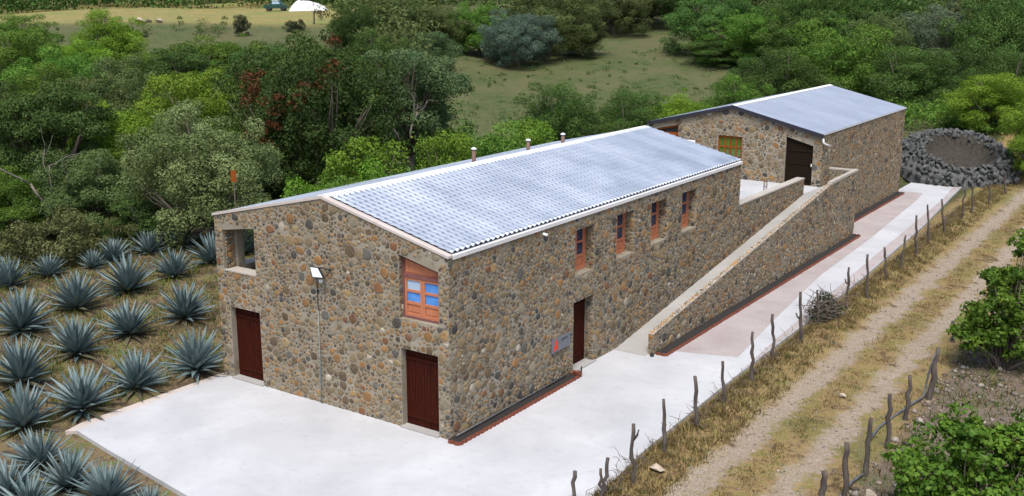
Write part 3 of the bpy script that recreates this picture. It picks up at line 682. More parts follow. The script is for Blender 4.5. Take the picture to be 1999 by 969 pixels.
# ------------------------------------------------------------------ planting beds with scalloped terracotta edging
tl = MB(); nseg = 6
vs_ = []; 
for k in range(nseg+1):
    t = math.pi*k/nseg; yy = -.095*math.cos(t); xx = .05*math.sin(t)
    for (z, off) in ((-.02, 0.), (.075+.025*math.sin(t), -.03)): vs_ += [(xx+off+.0, yy, z), (xx+off-.025, yy*.86, z)]
fs_ = []
for k in range(nseg):
    a = k*4; b = a+4; fs_ += [(a, b, b+2, a+2), (a+1, a+3, b+3, b+1), (a+2, b+2, b+3, a+3)]
tl.add(vs_, fs_); TILE = tl.mesh('edging_tile', TERRA)
def bed(label, x0, x1, y0, y1, soilz=.06, ends=(True, True)):
    t = empty('planting_bed', (x0, y0, 0)); tag(t, label, 'planting bed', 'planting beds along the stone walls')
    n = int((y1-y0)/.5); s = MB(); r = np.random.default_rng(int(y0*7+100)); vs = []; fs = []
    k = 5
    for i in range(n+1):
        for j in range(k+1): vs.append((.003+(x1-x0-.05)*j/k, (y1-y0)*i/n, soilz+r.uniform(-.02, .03)))
    for i in range(n):
        for j in range(k): a = i*(k+1)+j; fs.append((a, a+1, a+k+2, a+k+1))
    s.add(vs, fs); s.build('soil', SOIL, t, True)
    m = int((y1-y0)/.19)
    for i in range(m):
        o = link('edging_tile', TILE, t); o.location = (x1-x0-.02+random.uniform(-.006, .006), (i+.5)*(y1-y0)/m, 0); o.rotation_euler = (random.uniform(-.06, .06), random.uniform(-.08, .05), random.uniform(-.07, .07))
    for e, yy, rz_ in ((ends[0], 0, -math.pi/2), (ends[1], y1-y0, math.pi/2)):
        if e:
            q = max(1, int((x1-x0)/.19))
            for i in range(q):
                o = link('edging_tile', TILE, t); o.location = (.03+(i+.5)*(x1-x0-.06)/q, yy, 0); o.rotation_euler = (0, 0, rz_)
    return t
pb = bed('black soil bed with terracotta edging along the near long wall', .015, .46, -.16, 6.25)
MB().tube([(.12, .25, .12), (.13, 2, .13), (.11, 4.2, .12), (.12, 6.1, .13)], .022, 6).build('drip_pipe', HOSE, pb, True)
bed('black soil bed with terracotta edging along the ramp wall', 1.415, 1.86, 9.68, 32.0)
bed('black soil bed with terracotta edging along the far building', .015, .55, 32.6, 45.6)
pt = empty('clay_pots', (.32, 6.3, .03)); tag(pt, 'cluster of broken clay pieces at the end of the near bed', 'pot')
for k in range(4):
    a = k*1.7; MB().tube([(.1*math.cos(a), .1*math.sin(a), 0), (.1*math.cos(a)+.02, .1*math.sin(a), .09+.03*k)], [.05, .075], 7).build('pot', TERRA, pt)
MB().tube([(.1, .1, 0), (.11, .1, .3)], .025, 6).build('stick', BLACKM, pt)

# ------------------------------------------------------------------ fence posts
FENCE = [(4.74,-1.35,.06,.04,.88),(5.25,-.68,.08,.05,1.09),(5.34,-.94,-.02,-.02,.94),(5.56,.31,-.04,-.03,1.70),(5.40,2.38,-.07,-.04,1.64),(5.41,4.45,-.12,-.08,1.64),(5.29,6.54,-.07,-.05,1.44),(5.30,8.76,-.05,-.04,1.77),(5.08,11.16,-.09,-.06,1.69),(5.29,13.43,-.16,-.11,1.97),(5.12,15.81,-.16,-.11,1.44),(5.35,18.33,-.04,-.03,1.81),(5.56,20.35,-.11,-.08,1.94),(5.41,23.56,-.14,-.10,1.58),(5.32,26.12,.11,.08,1.60),(5.37,28.79,-.13,-.09,2.06),(5.25,31.86,-.22,-.15,2.06),(5.31,34.95,-.30,-.20,1.86),(5.26,38.91,.05,.04,1.91),(5.39,41.01,-.10,-.07,1.81),(5.70,44.45,-.11,-.08,1.52),(5.77,48.87,-.13,-.09,1.45)]
RIGHT = [(9.77,2.09,-.01,-.01,.87),(10.14,2.66,-.06,-.04,1.49),(10.18,4.23,.01,.0,1.59),(10.17,6.31,-.05,-.03,1.56),(10.06,8.61,.01,.01,1.37),(10.19,10.73,.13,.09,1.62),(9.64,16.75,-.08,-.06,.82)]
ORD = ['first', 'second', 'third', 'fourth', 'fifth', 'sixth', 'seventh', 'eighth', 'ninth', 'tenth', 'eleventh', 'twelfth', 'thirteenth', 'fourteenth', 'fifteenth', 'sixteenth', 'seventeenth', 'eighteenth', 'nineteenth', 'twentieth', 'twenty-first', 'twenty-second']
def post(x, y, dx, dy, h, r, seed, label, group, fork=None, stub=None):
    q = random.Random(seed); m = MB(); n = 8; z0 = float(ground_z(x, y)); pts = []; rad = []
    for i in range(n+1):
        t = i/n; wob = (.25+math.sin(t*math.pi))*.042
        pts.append((dx*t+q.uniform(-1, 1)*wob, dy*t+q.uniform(-1, 1)*wob, -.25+(h+.25-z0)*t)); rad.append(r*(1.12-.32*t)*q.uniform(.85, 1.18))
    m.tube(pts, rad, 7)
    if fork: a = pts[fork]; m.tube([a, (a[0]+.10, a[1]+.06, a[2]+.16), (a[0]+.13, a[1]+.07, a[2]+.30)], [r*.7, r*.6, r*.4], 6)
    if stub: a = pts[stub]; m.tube([a, (a[0]-.10, a[1]-.06, a[2]+.10), (a[0]-.14, a[1]-.09, a[2]+.24)], [r*.7, r*.6, r*.45], 6)
    o = m.build('fence_post', POST, None, True); o.location = (x, y, z0); return tag(o, label, 'fence post', group)
for i, p in enumerate(FENCE):
    look = {0: 'short curved', 1: 'short tilted', 2: 'thin short', 3: 'tall crooked forked', 9: 'tall bent stubbed', 10: 'thin straight', 11: 'tall stubbed', 14: 'leaning'}.get(i, 'rough crooked')
    post(*p, .055 if i not in (2, 10) else .042, 100+i, f'{look} wooden fence post, {ORD[i]} beside the pavement counting from the bottom edge', 'fence posts beside the pavement', fork=6 if i in (3,) else None, stub=4 if i in (9,) else (5 if i == 11 else None))
rl = ['stubby sawn fence post at the bottom edge right of the track', 'straight brownish fence post second from bottom right of the track', 'dark tilted fence post with pipe beside it right of the track', 'thick ragged fence post fourth from bottom right of the track', 'knobbly fence post bent at its top right of the track', 'thickest leaning fence post with bent pipe against it', 'short dark fence post half behind the upper green bush']
for i, p in enumerate(RIGHT): post(*p, .085 if i in (0, 5) else .07, 300+i, rl[i], 'fence posts right of the track')
gz = lambda x, y: float(ground_z(x, y))
hp = [(10.02, 2.6), (10.05, 3.5), (10.16, 4.45), (9.86, 5.4), (9.66, 6.3), (9.6, 7.5), (9.72, 8.6), (9.95, 9.9), (10.08, 10.6)]
m = MB().tube([(a, b, gz(a, b)+.07+.05*math.sin(i*1.9)) for i, (a, b) in enumerate(hp)]+[(10.10, 10.72, .5), (10.16, 10.78, 1.0), (10.26, 10.83, 1.45)], .034, 8); o = m.build('water_pipe', HOSE, None, True); tag(o, 'grey plastic pipe snaking between the posts right of the track', 'pipe')
m = MB().tube([(11.15, 2.2, .08), (11.35, 3.0, .2), (11.5, 3.6, .42)], .055, 7); tag(m.build('water_pipe', HOSE, None, True), 'short piece of grey pipe beside the lower green bush', 'pipe')
m = MB().tube([(9.9, 4.9, .05), (9.72, 5.2, .25), (9.66, 5.5, .6), (9.8, 5.9, .82), (10.12, 6.25, 1.0)], .008, 5); tag(m.build('loose_wire', HOSE, None, True), 'thin pale wire looping from a ragged fence post', 'wire')

# ------------------------------------------------------------------ rocks
def rock_mesh(seed, mat, n=15, sq=.8):
    r = np.random.default_rng(seed); bm = bmesh.new(); P = r.normal(size=(n, 3)); P /= np.linalg.norm(P, axis=1)[:, None]; P *= r.uniform(.82, 1.1, (n, 1)); P[:, 2] *= sq; P[:, 1] *= r.uniform(.75, 1)
    for p in P: bm.verts.new(p)
    res = bmesh.ops.convex_hull(bm, input=bm.verts[:]); 
    for v in [v for v in bm.verts if not v.link_faces]: bm.verts.remove(v)
    me = bpy.data.meshes.new('rock'); bm.to_mesh(me); bm.free(); me.materials.append(mat); return me
DR = [rock_mesh(s, ROCKD, 16) for s in range(8)]
ring = empty('stone_pit_ring', (1.93, 53.26, 1.35)); tag(ring, 'ring of dark grey rocks round a sunken pit beyond the far building', 'stone ring')
Fh = V3(-SY, CY_, 0); Rr = V3(CY_, SY, 0); rs = np.random.default_rng(5)
slope = V3(Fh[0], Fh[1], .42); slope /= np.linalg.norm(slope); nrm = np.cross(Rr, slope)
def rp_(a, r): return Rr*(r*math.cos(a)*1.0)+slope*(r*math.sin(a)*.93)
cnt = 0
for rad_, num, lift, size in ((3.6, 58, .08, .26), (3.25, 54, .32, .25), (2.9, 50, .50, .24), (2.58, 46, .56, .23), (2.3, 40, .42, .20), (3.9, 50, -.10, .25)):
    for k in range(num):
        a = 2*math.pi*(k+rs.uniform(-.35, .35))/num; p = rp_(a, rad_+rs.uniform(-.14, .14))+nrm*(lift+rs.uniform(-.08, .10))
        p = p+nrm*.1; o = link('rock', DR[rs.integers(8)], ring); o.location = tuple(p); o.rotation_euler = tuple(rs.uniform(0, 6.28, 3)); s = size*rs.uniform(.7, 1.25); o.scale = (s, s*rs.uniform(.8, 1.1), s*rs.uniform(.7, 1)); cnt += 1
m = MB(); vs = []; fs = []
for j, (r_, z_) in enumerate(((2.5, .62), (2.2, .45), (1.9, .02), (1.2, -.16), (.3, -.2))):
    for k in range(40): a = 2*math.pi*k/40; vs.append(rp_(a, r_*(1+.02*math.sin(5*a+j)))+nrm*(z_+.05*math.sin(7*a+2*j)))
for j in range(4):
    for k in range(40): w_ = (k+1) % 40; fs.append((j*40+k, j*40+w_, (j+1)*40+w_, (j+1)*40+k))
fs.append(tuple(160+k for k in range(40))); vs = [p+nrm*rs.uniform(-.07, .07) for p in vs]; m.add(vs, fs); m.build('pit_lining', PIT, ring, True)
m = MB()
vs = []; fs = []
for j, (r_, z_) in enumerate(((4.02, -.75), (3.8, -.22), (3.3, .26), (2.75, .5), (2.35, .4))):
    for k in range(40): a = 2*math.pi*k/40; vs.append(rp_(a, r_)+nrm*z_)
for j in range(4):
    for k in range(40): w_ = (k+1) % 40; fs.append((j*40+k, j*40+w_, (j+1)*40+w_, (j+1)*40+k))
m.add(vs, fs); m.build('rubble_core', ROCKD, ring)
TR = [rock_mesh(60+s, ROCKT, 14, .7) for s in range(6)]
def lone_rock(x, y, s, label, k=0, mat=None):
    o = link('rock', TR[k]); o.location = (x, y, gz(x, y)+s*.35); o.scale = (s, s*.85, s*.8); o.rotation_euler = (0, 0, x*7+y); return tag(o, label, 'rock')
lone_rock(10.62, 3.05, .22, 'rounded tan boulder by the bottom edge between track posts and bush', 1)
lone_rock(5.75, 1.25, .24, 'flat pale rock in the grass beside the forked fence post', 2)
lone_rock(8.0, 9.3, .16, 'pale stone lying between the two wheel tracks', 3)
# loose gravel and stones on the right-hand slope
def pebble_field(n, fx, size, name, mat, label, cat, seed, cols):
    r = np.random.default_rng(seed); base = []; 
    oc = np.array([(1,0,0),(-1,0,0),(0,1,0),(0,-1,0),(0,0,1),(0,0,-1)], float); of = np.array([(0,2,4),(2,1,4),(1,3,4),(3,0,4),(2,0,5),(1,2,5),(3,1,5),(0,3,5)])
    x, y = fx(r, n); z = ground_z(x, y); s = size[0]+(size[1]-size[0])*r.random(n)**3
    P = oc[None]*(r.uniform(.6, 1.2, (n, 6, 1)))*s[:, None, None]*np.array([1, 1, .65]); a = r.uniform(0, 6.28, n); ca, sa = np.cos(a)[:, None], np.sin(a)[:, None]
    P = np.stack([P[..., 0]*ca-P[..., 1]*sa, P[..., 0]*sa+P[..., 1]*ca, P[..., 2]], -1)+np.stack([x, y, z+s*.2], -1)[:, None]
    Fc = (of[None]+(np.arange(n)*6)[:, None, None]).reshape(-1, 3); cc = np.array(cols)[r.integers(len(cols), size=n)]*r.uniform(.7, 1.2, (n, 1)); col = np.concatenate([np.repeat(cc, 6, 0), np.ones((n*6, 1))], 1)
    o = link(name, np_mesh(name, P.reshape(-1, 3), Fc, mat, col)); return tag(o, label, cat, kind='stuff')
PEB = NT('pebble'); PEBM = PEB.principled(PEB.attr().outputs['Color'], .95, 0, .2)
pebble_field(3800, lambda r, n: (10.1+7*r.random(n)**1.3, r.uniform(-6, 32, n)), (.025, .17), 'slope_stones', PEBM, 'loose brownish stones strewn over the slope right of the track', 'stones', 3, [(.13, .105, .083), (.18, .148, .12), (.09, .075, .06), (.24, .21, .18)])
def trackx(r, n): 
    k = r.random(n) < .55; return np.where(k, 6.8, 8.75)+r.normal(0, .38, n), r.uniform(-6, 60, n)
pebble_field(6500, trackx, (.012, .055), 'track_gravel', PEBM, 'pale gravel lying in the two wheel tracks', 'gravel', 4, [(.28, .235, .195), (.22, .185, .155), (.34, .30, .265), (.14, .12, .1)])

# ------------------------------------------------------------------ agaves
def agave_leaf(seed, bend):
    r = random.Random(seed); n = 7; L_ = 1.34; vs = []; fs = []
    for i in range(n+1):
        t = i/n; x = L_*t; wd = (.070+.030*math.sin(min(1, t*1.5)*math.pi))*(1-t**2.6)+.002; z = bend*t*t*L_; th = .028*(1-t)+.003
        vs += [(x, -wd, z+wd*.35), (x, 0, z-wd*.12), (x, wd, z+wd*.35), (x, 0, z-wd*.12-th)]
    for i in range(n):
        a = i*4; b = a+4
        fs += [(a, a+1, b+1, b), (a+1, a+2, b+2, b+1), (a+2, a+3, b+3, b+2), (a+3, a, b, b+3)]
    m = MB().add(vs, fs); return m.mesh('leaf', AGAVE, False)
AL = [agave_leaf(1, -.03), agave_leaf(2, .05), agave_leaf(3, -.08), agave_leaf(4, .0)]
core = MB().tube([(0, 0, -.1), (0, 0, .15), (0, 0, .4), (0, 0, .62)], [.13, .13, .07, .01], 8).mesh('core', SOIL, True)
def agave(x, y, s, seed, label):
    r = random.Random(seed); s *= .9 if y > -6.5 else .8; t = empty('agave_plant', (x, y, gz(x, y)-.06), r.uniform(0, 6)); t.scale = (s*r.uniform(.9, 1.1), s*r.uniform(.9, 1.1), s*r.uniform(.88, 1.08)); t.rotation_euler.x = r.uniform(-.16, .16); t.rotation_euler.y = r.uniform(-.16, .16); tag(t, label, 'agave', 'agaves planted in rows')
    link('core', core, t); n = 66
    for k in range(n):
        f = (k+.5)/n; el = math.radians(4+76*f**1.05+r.uniform(-5, 5)); az = k*2.39996+r.uniform(-.12, .12); ln = (.84+.24*math.sin(min(1, f*1.25)*math.pi*.8))*r.uniform(.9, 1.08)
        o = link('leaf', AL[r.randrange(4)], t); o.location = (.09*math.cos(az)*(1-f*.6), .09*math.sin(az)*(1-f*.6), .10+.30*f); o.rotation_euler = (r.uniform(-.25, .25), -el, az); o.scale = (ln, ln*r.uniform(.9, 1.1), ln)
        if k < 12 and r.random() < .55: o.material_slots[0].link = 'OBJECT'; o.material_slots[0].material = AGDRY; o.rotation_euler.y = -math.radians(r.uniform(-6, 6))
AG = [(-10.04,-.47,1.0,'agave touching the near corner of the stone gable, beside the pavement'),(-10.33,-2.61,.95,'second agave from the gable along the pavement edge'),(-10.35,-4.39,1.05,'third agave from the gable, broad, by the pavement corner'),(-10.78,-6.08,1.08,'large agave at the left edge just beyond the pavement corner'),
 (-8.15,-7.18,.92,'agave nearest the front pavement corner'),(-6.49,-7.51,.9,'second agave along the front edge of the pavement'),(-4.9,-7.44,.95,'third agave along the front pavement edge, cut by the bottom edge'),(-3.72,-7.13,.6,'smallest agave at the bottom edge against the pavement'),(-7.19,-8.67,.92,'agave cut by the left edge near the bottom left corner'),(-6.13,-8.78,.85,'agave at the very bottom left, mostly out of frame'),
 (-14.88,2.91,1.02,'agave in the second row, nearest the stone building'),(-14.99,.62,1.0,'second agave from the building in the second row'),(-14.62,-1.79,.98,'third agave from the building in the second row'),(-14.07,-4.08,1.05,'dusty blue agave at the left edge of the second row'),
 (-20.36,6.77,.9,'small agave in the third row, nearest the building'),(-19.94,4.12,1.15,'largest agave of the third row'),(-19.42,1.41,1.05,'third agave from the building in the third row'),(-18.83,-1.28,1.1,'agave at the left edge of the third row'),
 (-24.72,10.73,1.0,'upright agave in the fourth row, nearest the olive tree'),(-24.79,8.79,.85,'second agave from the olive tree in the fourth row'),(-24.88,6.95,.9,'third agave from the olive tree in the fourth row'),(-24.63,5.66,.65,'smallest agave of the fourth row'),(-24.82,3.72,.75,'small agave second from the left edge in the fourth row'),(-24.66,1.84,.95,'agave at the left edge of the fourth row, before the shrub'),
 (-20.9,9.4,1.1,'agave seen partly behind the open corner of the gable'),(-21.4,11.6,1.0,'agave seen through the open corner of the gable'),(-25.3,14.2,1.0,'agave tips showing above the left end of the roof edge'),(-25.04,16.7,1.0,'agave tips showing just left of the gable peak'),(-25.14,20.3,1.0,'agave tips showing above the gable peak')]
for i, (x, y, s, lb) in enumerate(AG): agave(x, y, s, 900+i, lb)

# ------------------------------------------------------------------ foliage
def leaf_cards(P, Nn, size, r, aspect=.62):
    n = len(P); up = r.normal(size=(n, 3)); a = np.cross(Nn, up); a /= np.linalg.norm(a, axis=1)[:, None]+1e-9; b = np.cross(Nn, a)
    s = size*r.uniform(.65, 1.3, n)[:, None]; l = a*s*.5; w = b*s*.5*aspect
    fold = Nn*s*.10
    V = np.stack([P-l, P+w*.9-fold-l*.15, P+l, P-w*.9-fold-l*.15], 1).reshape(-1, 3); return V, np.arange(n*4).reshape(n, 4)
def clump_leaves(centres, radii, per, r, flat=.75):
    Ps = []; Ns = []; Ts = []
    for c, rad, k in zip(centres, radii, per):
        d = r.normal(size=(k, 3)); d[:, 2] = d[:, 2]*.85+.25; d /= np.linalg.norm(d, axis=1)[:, None]
        rr_ = rad*(.55+.5*r.random(k)**.6)[:, None]*(1+.22*np.sin(d[:, :1]*5+c[0]*3)*np.cos(d[:, 1:2]*6+c[1]*3)); p = c+d*rr_*np.array([1, 1, flat])
        n = d*.9+r.normal(size=(k, 3))*.55+np.array([0, 0, .35]); n /= np.linalg.norm(n, axis=1)[:, None]
        Ps.append(p); Ns.append(n); ct = r.random(); Ts.append(np.stack([np.clip(ct*.55+r.random(k)*.45, 0, 1), r.random(k), np.full(k, ct), np.ones(k)], -1))
    return np.concatenate(Ps), np.concatenate(Ns), np.concatenate(Ts)
def crown_variant(seed, R, Hh, base, nc, crad, nleaf, lsize, dome=.5, flat=.75):
    """crown between base*Hh and Hh: many leaf clumps over an uneven ellipsoid; returns (crown mesh, trunk mesh)"""
    r = np.random.default_rng(seed); cz = Hh*(base+(1-base)*dome); hz_up = Hh-cz; hz_dn = cz-Hh*base; cs = []; rd = []
    ph = r.uniform(0, 6.28, 6)
    for k in range(nc):
        f = (k+.5)/nc; zz = 1-1.95*f; az = k*2.39996+r.uniform(-.5, .5); q = math.sqrt(max(0, 1-zz*zz)) if zz > 0 else 1-.45*abs(zz)**1.5; rad = r.uniform(.55, .97)*(1+.20*math.sin(2*az+ph[0])+.16*math.sin(3*az+ph[1]+3*zz))
        if r.random() < .18: rad *= r.uniform(.4, .8)
        cs.append((q*math.cos(az)*R*rad, q*math.sin(az)*R*rad, cz+zz*rad*(hz_up if zz > 0 else hz_dn))); rd.append(crad*r.uniform(.5, 1.35))
    cs = np.array(cs); rd = np.array(rd); rd = np.minimum(rd, np.maximum(.25, Hh-cs[:, 2]+.15)); w = rd**2; per = np.maximum(8, (w/w.sum()*nleaf)).astype(int)
    P, Nn, Tt = clump_leaves(cs, rd, per, r, flat); V, Fq = leaf_cards(P, Nn, lsize, r); me = np_mesh('crown', V, Fq, LEAF['forest'], np.repeat(Tt, 4, 0))
    m = MB(); tr = .035*Hh; fork = V3(r.uniform(-.2, .2), r.uniform(-.2, .2), Hh*max(.16, base*.8))
    m.tube([(0, 0, -.6), (fork[0]*.4, fork[1]*.4, fork[2]*.5), fork], [tr*1.3, tr, tr*.85], 7)
    for k in r.choice(nc, size=min(nc, 16), replace=False):
        c = cs[k]; mid = fork*.5+c*.5+V3(*r.uniform(-.25, .25, 3))*R*.3+V3(0, 0, -.05*Hh); m.tube([fork, mid, c], [tr*.5, tr*.3, tr*.08], 5)
        for _ in range(2):
            e = c+r.normal(size=3)*crad*.45; m.tube([mid, (mid+e)/2+r.normal(size=3)*.15, e], [tr*.2, tr*.13, tr*.04], 4)
    return me, m.mesh('trunk', BARK, True)
VAR = {'S': [(1.6, 4.6)+crown_variant(s, 1.6, 4.6, .04, 50, .52, 15000, .115, .45) for s in (1, 2)],
       'M': [(3.3, 7.5)+crown_variant(s, 3.3, 7.5, .03, 100, .76, 58000, .118, .5) for s in (11, 12, 13)],
       'A': [(3.3, 7.5)+crown_variant(s, 3.3, 7.5, .34, 62, .76, 36000, .125, .55, .5) for s in (16, 17)],
       'L': [(6.2, 10.)+crown_variant(s, 6.2, 10., .0, 170, 1.02, 68000, .19, .5) for s in (21, 22, 23)],
       'B': [(2.2, 2.0)+crown_variant(s, 2.2, 2.0, .0, 46, .46, 9000, .13, .35) for s in (31, 32)]}
def tree(name, size, vi, x, y, ztop, r, kind, label, cat, group=None, rot=None):
    R_, H_, cm, tm = VAR[size][vi % len(VAR[size])]; zg = gz(x, y); t = empty(name, (x, y, zg), rot if rot is not None else random.uniform(0, 6.28)); sc = r/R_*1.02; t.scale = (sc, sc, (ztop-zg)/H_*1.02); tag(t, label, cat, group)
    c = link('crown', cm, t); c.material_slots[0].link = 'OBJECT'; c.material_slots[0].material = LEAF[kind]; link('trunk', tm, t); return t
TREES = [
 ('M',0,'olive',-23.6,11.6,7.0,3.3,'round silvery olive-green tree behind the last agave row'),
 ('M',1,'bright',-37.0,21.8,7.5,3.9,'bright yellow-green tree above and behind the olive tree'),
 ('M',2,'bright',-34.0,14.2,6.6,2.9,'bright green tree between the olive tree and the dark left tree'),
 ('A',0,'dark',-33.5,9.7,7.8,3.6,'dark tree with pale bare limbs at the left'),
 ('M',0,'bright',-81.0,47.5,10.6,3.6,'tall bright tree reaching up against the straw field'),
 ('M',1,'fresh',-75.5,34.3,9.1,4.6,'light green tree at the upper left edge below the straw field'),
 ('M',2,'fresh',-65.2,31.6,8.0,4.3,'spreading fresh green tree in the upper left'),
 ('M',0,'dull',-51.0,26.8,7.6,3.8,'dull grey-green tree in the left middle of the wood'),
 ('A',1,'dark',-58.7,38.5,7.7,3.8,'flat-topped dark tree right of the tall bright tree'),
 ('M',2,'fresh',-66.3,49.0,8.3,5.0,'low light green tree below the stone row of the straw field'),
 ('L',0,'dark',-26.4,21.8,10.0,5.2,'big dark tree with rusty dead foliage behind the roof'),
 ('A',0,'thin',-25.7,29.5,8.9,4.0,'open grey-green tree with twisted limbs right of the big dark tree'),
 ('M',1,'dark',-39.4,29.9,8.5,3.2,'dark tree left of the rusty one'),
 ('M',0,'dull',-39.8,27.2,6.8,3.0,'dull green tree right of the bright yellow-green tree'),
 ('M',2,'dark',-42.6,13.2,6.2,3.2,'dark tree at the far left edge'),
 ('M',1,'dull',-30.3,9.4,4.6,2.7,'low dull tree under the dark left tree'),
 ('S',0,'dull',-29.8,13.4,5.5,1.8,'small dull tree tucked left of the olive tree'),
 ('M',2,'dark',-27.4,17.5,5.0,2.8,'low dark tree right behind the olive tree'),
 ('L',1,'dark',-68.3,70.7,11.2,3.4,'narrow dark tree at the right end of the straw field'),
 ('L',2,'dull',-74.8,85.6,12.2,5.8,'dull tree at the top edge right of the straw field'),
 ('L',0,'dull',-69.2,87.0,10.8,5.0,'greyish tree at the left end of the meadow'),
 ('L',1,'fresh',-64.6,90.2,11.2,3.9,'slender light green tree at the left of the meadow'),
 ('L',2,'blue',-58.3,89.6,10.3,4.8,'blue-grey drooping tree beside the meadow'),
 ('L',0,'dull',-59.4,99.3,13.6,6.9,'big olive tree behind the blue-grey one'),
 ('L',1,'dull',-63.4,123.6,14.6,6.4,'tree at the top of the meadow, left side'),
 ('L',2,'dark',-62.2,133,15.5,7.5,'dark tree closing the top of the meadow'),
 ('L',1,'forest',-41.2,111.5,12.2,7.2,'broad dark green tree right of the meadow at the top edge'),
 ('L',0,'fresh',-33.2,107,10.4,6.8,'mid-green tree right of the broad dark one'),
 ('M',2,'forest',-38.0,105.6,7.0,4.6,'low bushy tree at the right edge of the meadow'),
 ('L',2,'forest',-28.2,107.4,11,5.8,'shaded tree between the meadow trees and the large fresh green one'),
 ('M',1,'dark',-19.1,72.8,6.6,3.6,'dark low tree below the mid-green meadow tree'),
 ('M',0,'thin',-60.5,74.4,8.0,3.9,'grey-green tree left of the slender light green one'),
 ('M',2,'dull',-56.1,101.8,9.4,3.8,'olive tree at the upper left corner of the meadow'),
 ('L',1,'dull',-16.4,98.8,10.2,4.6,'dull tree behind the large fresh green one'),
 ('L',0,'dark',-4.1,85.5,7.6,4.4,'shady low tree below the rounded grey-green one'),
 ('M',1,'forest',.9,79.2,7.6,3.6,'green tree at the right edge above the bright one'),
 ('M',0,'fresh',-95.3,45.0,10.0,4.5,'light green tree touching the left edge under the straw field'),
 ('M',2,'bright',-79.5,41.2,7.9,4.0,'yellowish tree left below the tall bright one'),
 ('M',1,'fresh',-67.8,41.9,6.9,3.8,'fresh green tree right below the tall bright one'),
 ('M',0,'fresh',-60.2,25.4,6.9,4.1,'broad fresh tree in the left middle of the wood'),
 ('M',1,'dull',-50.1,22.6,6.4,3.2,'dull small tree above the bright green tree on the left'),
 ('M',2,'dull',-50.7,29.4,5.7,3.6,'olive-grey tree above the bright yellow-green tree'),
 ('M',0,'bright',-55.7,44.2,6.4,3.3,'yellow-green tree left of the rusty tree, near the far field'),
 ('M',1,'forest',-55.2,48.1,7.6,3.9,'dark green tree above the left of the rusty tree'),
 ('M',2,'fresh',-50.6,36.8,6.7,3.2,'light green tree up left of the rusty tree'),
 ('M',0,'forest',-39.3,39.6,7.5,3.3,'green tree directly behind the rusty tree'),
 ('M',1,'thin',-36.0,42.3,5.5,2.5,'pale grey-green tree at the near left corner of the meadow'),
 ('M',2,'fresh',-33.1,7.5,3.9,2.4,'low green tree at the left edge above the rounded shrub'),
 ('M',0,'forest',-53.3,57.9,8.8,3.4,'green tree above the twisted grey-green one'),
 ('L',0,'forest',-26.9,108.8,13.6,6.3,'green tree behind the bright round tree, at the top edge'),
 ('L',2,'dark',-25.1,119.6,14.2,8.9,'dark tree at the top edge between two green ones'),
 ('L',1,'fresh',-12.9,74.6,9.9,6.1,'large fresh green tree directly behind the far roof ridge'),
 ('M',0,'forest',-14.6,66.2,7.8,3.9,'dark green tree left of the far roof ridge'),
 ('M',1,'forest',-7.1,73.7,7.7,4.6,'dark green tree right of the large fresh green one'),
 ('L',0,'blueg',-10.5,100.5,11.2,5.7,'rounded grey-green tree at the upper right'),
 ('L',2,'forest',-4.4,99.8,12.8,5.6,'dark green tree in the top right corner'),
 ('M',0,'forest',-21.0,40.0,6.3,3.1,'dark green tree above the far end of the near roof'),
 ('M',1,'forest',-17.3,42.6,5.8,2.5,'rounder dark tree next to the near roof far end'),
 ('M',2,'bright',-16.1,48.2,5.3,2.9,'yellow-green tree left of the far building'),
 ('M',0,'fresh',-14.8,56.3,6.0,2.8,'round mid-green tree above the far building roof'),
 ('M',1,'bright',2.5,60.5,6.6,3.3,'bright green tree above the stone ring'),
 ('M',2,'bright',6.8,53.9,6.0,2.3,'bright green tree at the right edge near the stone ring'),
 ('S',0,'lime',-15.5,13.5,5.9,2.0,'bushy lime green tree rising behind the near roof'),
 ('S',1,'lime',-13.1,12.9,5.0,1.4,'smaller lime green bush right of the bushy one behind the roof'),
 ('S',0,'lime',-15.1,19.8,5.7,1.8,'lime green bush behind the first vent pipe'),
 ('S',1,'fresh',-15.8,24.2,5.4,1.8,'fresh green bush between the first and second vent pipe'),
 ('S',0,'lime',-16.4,28.6,5.2,2.0,'lime green bush behind the second and third vent pipe'),
 ('S',1,'lime',-15.9,10.7,4.4,1.2,'vine-like lime bush above the gable peak'),
 ('S',0,'fresh',-14.7,11.6,4.6,1.2,'narrow fresh green bush right of the gable peak'),
 ('B',0,'shrub',-27.2,5.2,2.3,2.5,'rounded olive-brown shrub behind the agaves at the left'),
 ('B',1,'shrub',-26.8,8.2,1.5,1.5,'low olive shrub right of the rounded one'),
 ('S',1,'dark',-26.4,9.7,2.6,1.4,'small dark shrub below the olive tree'),
 ('B',1,'fresh',-3.0,66.8,3.6,2.9,'fresh green shrub right behind the far building'),
 ('B',0,'fresh',1.0,60.3,3.7,2.6,'fresh green shrub behind the left of the stone ring'),
 ('B',1,'shrub',5.0,63.0,4.2,2.8,'olive shrub behind the right of the stone ring'),
 ('S',0,'shrubd',-87.5,70.9,9.8,.9,'pruned dark tree stump standing in the far field'),
 ('B',0,'shrubd',-85.6,78.2,9.0,1.3,'dark spiky shrub in the far field below the truck'),
]
for i, (sz, vi, kind, x, y, zt, r, lb) in enumerate(TREES):
    nm = 'shrub' if 'shrub' in lb else ('bush' if 'bush' in lb.split(' ')[:5] else 'tree')
    t = tree(nm, sz, vi, x, y, zt, r, kind, lb, nm, rot=i*1.7)
    if 'rusty dead' in lb: big = t
    if 'pale bare limbs' in lb: pale = t
    if 'twisted limbs' in lb: tw = t
r = np.random.default_rng(77)                                   # dead rusty clumps on the big dark tree
cs = []
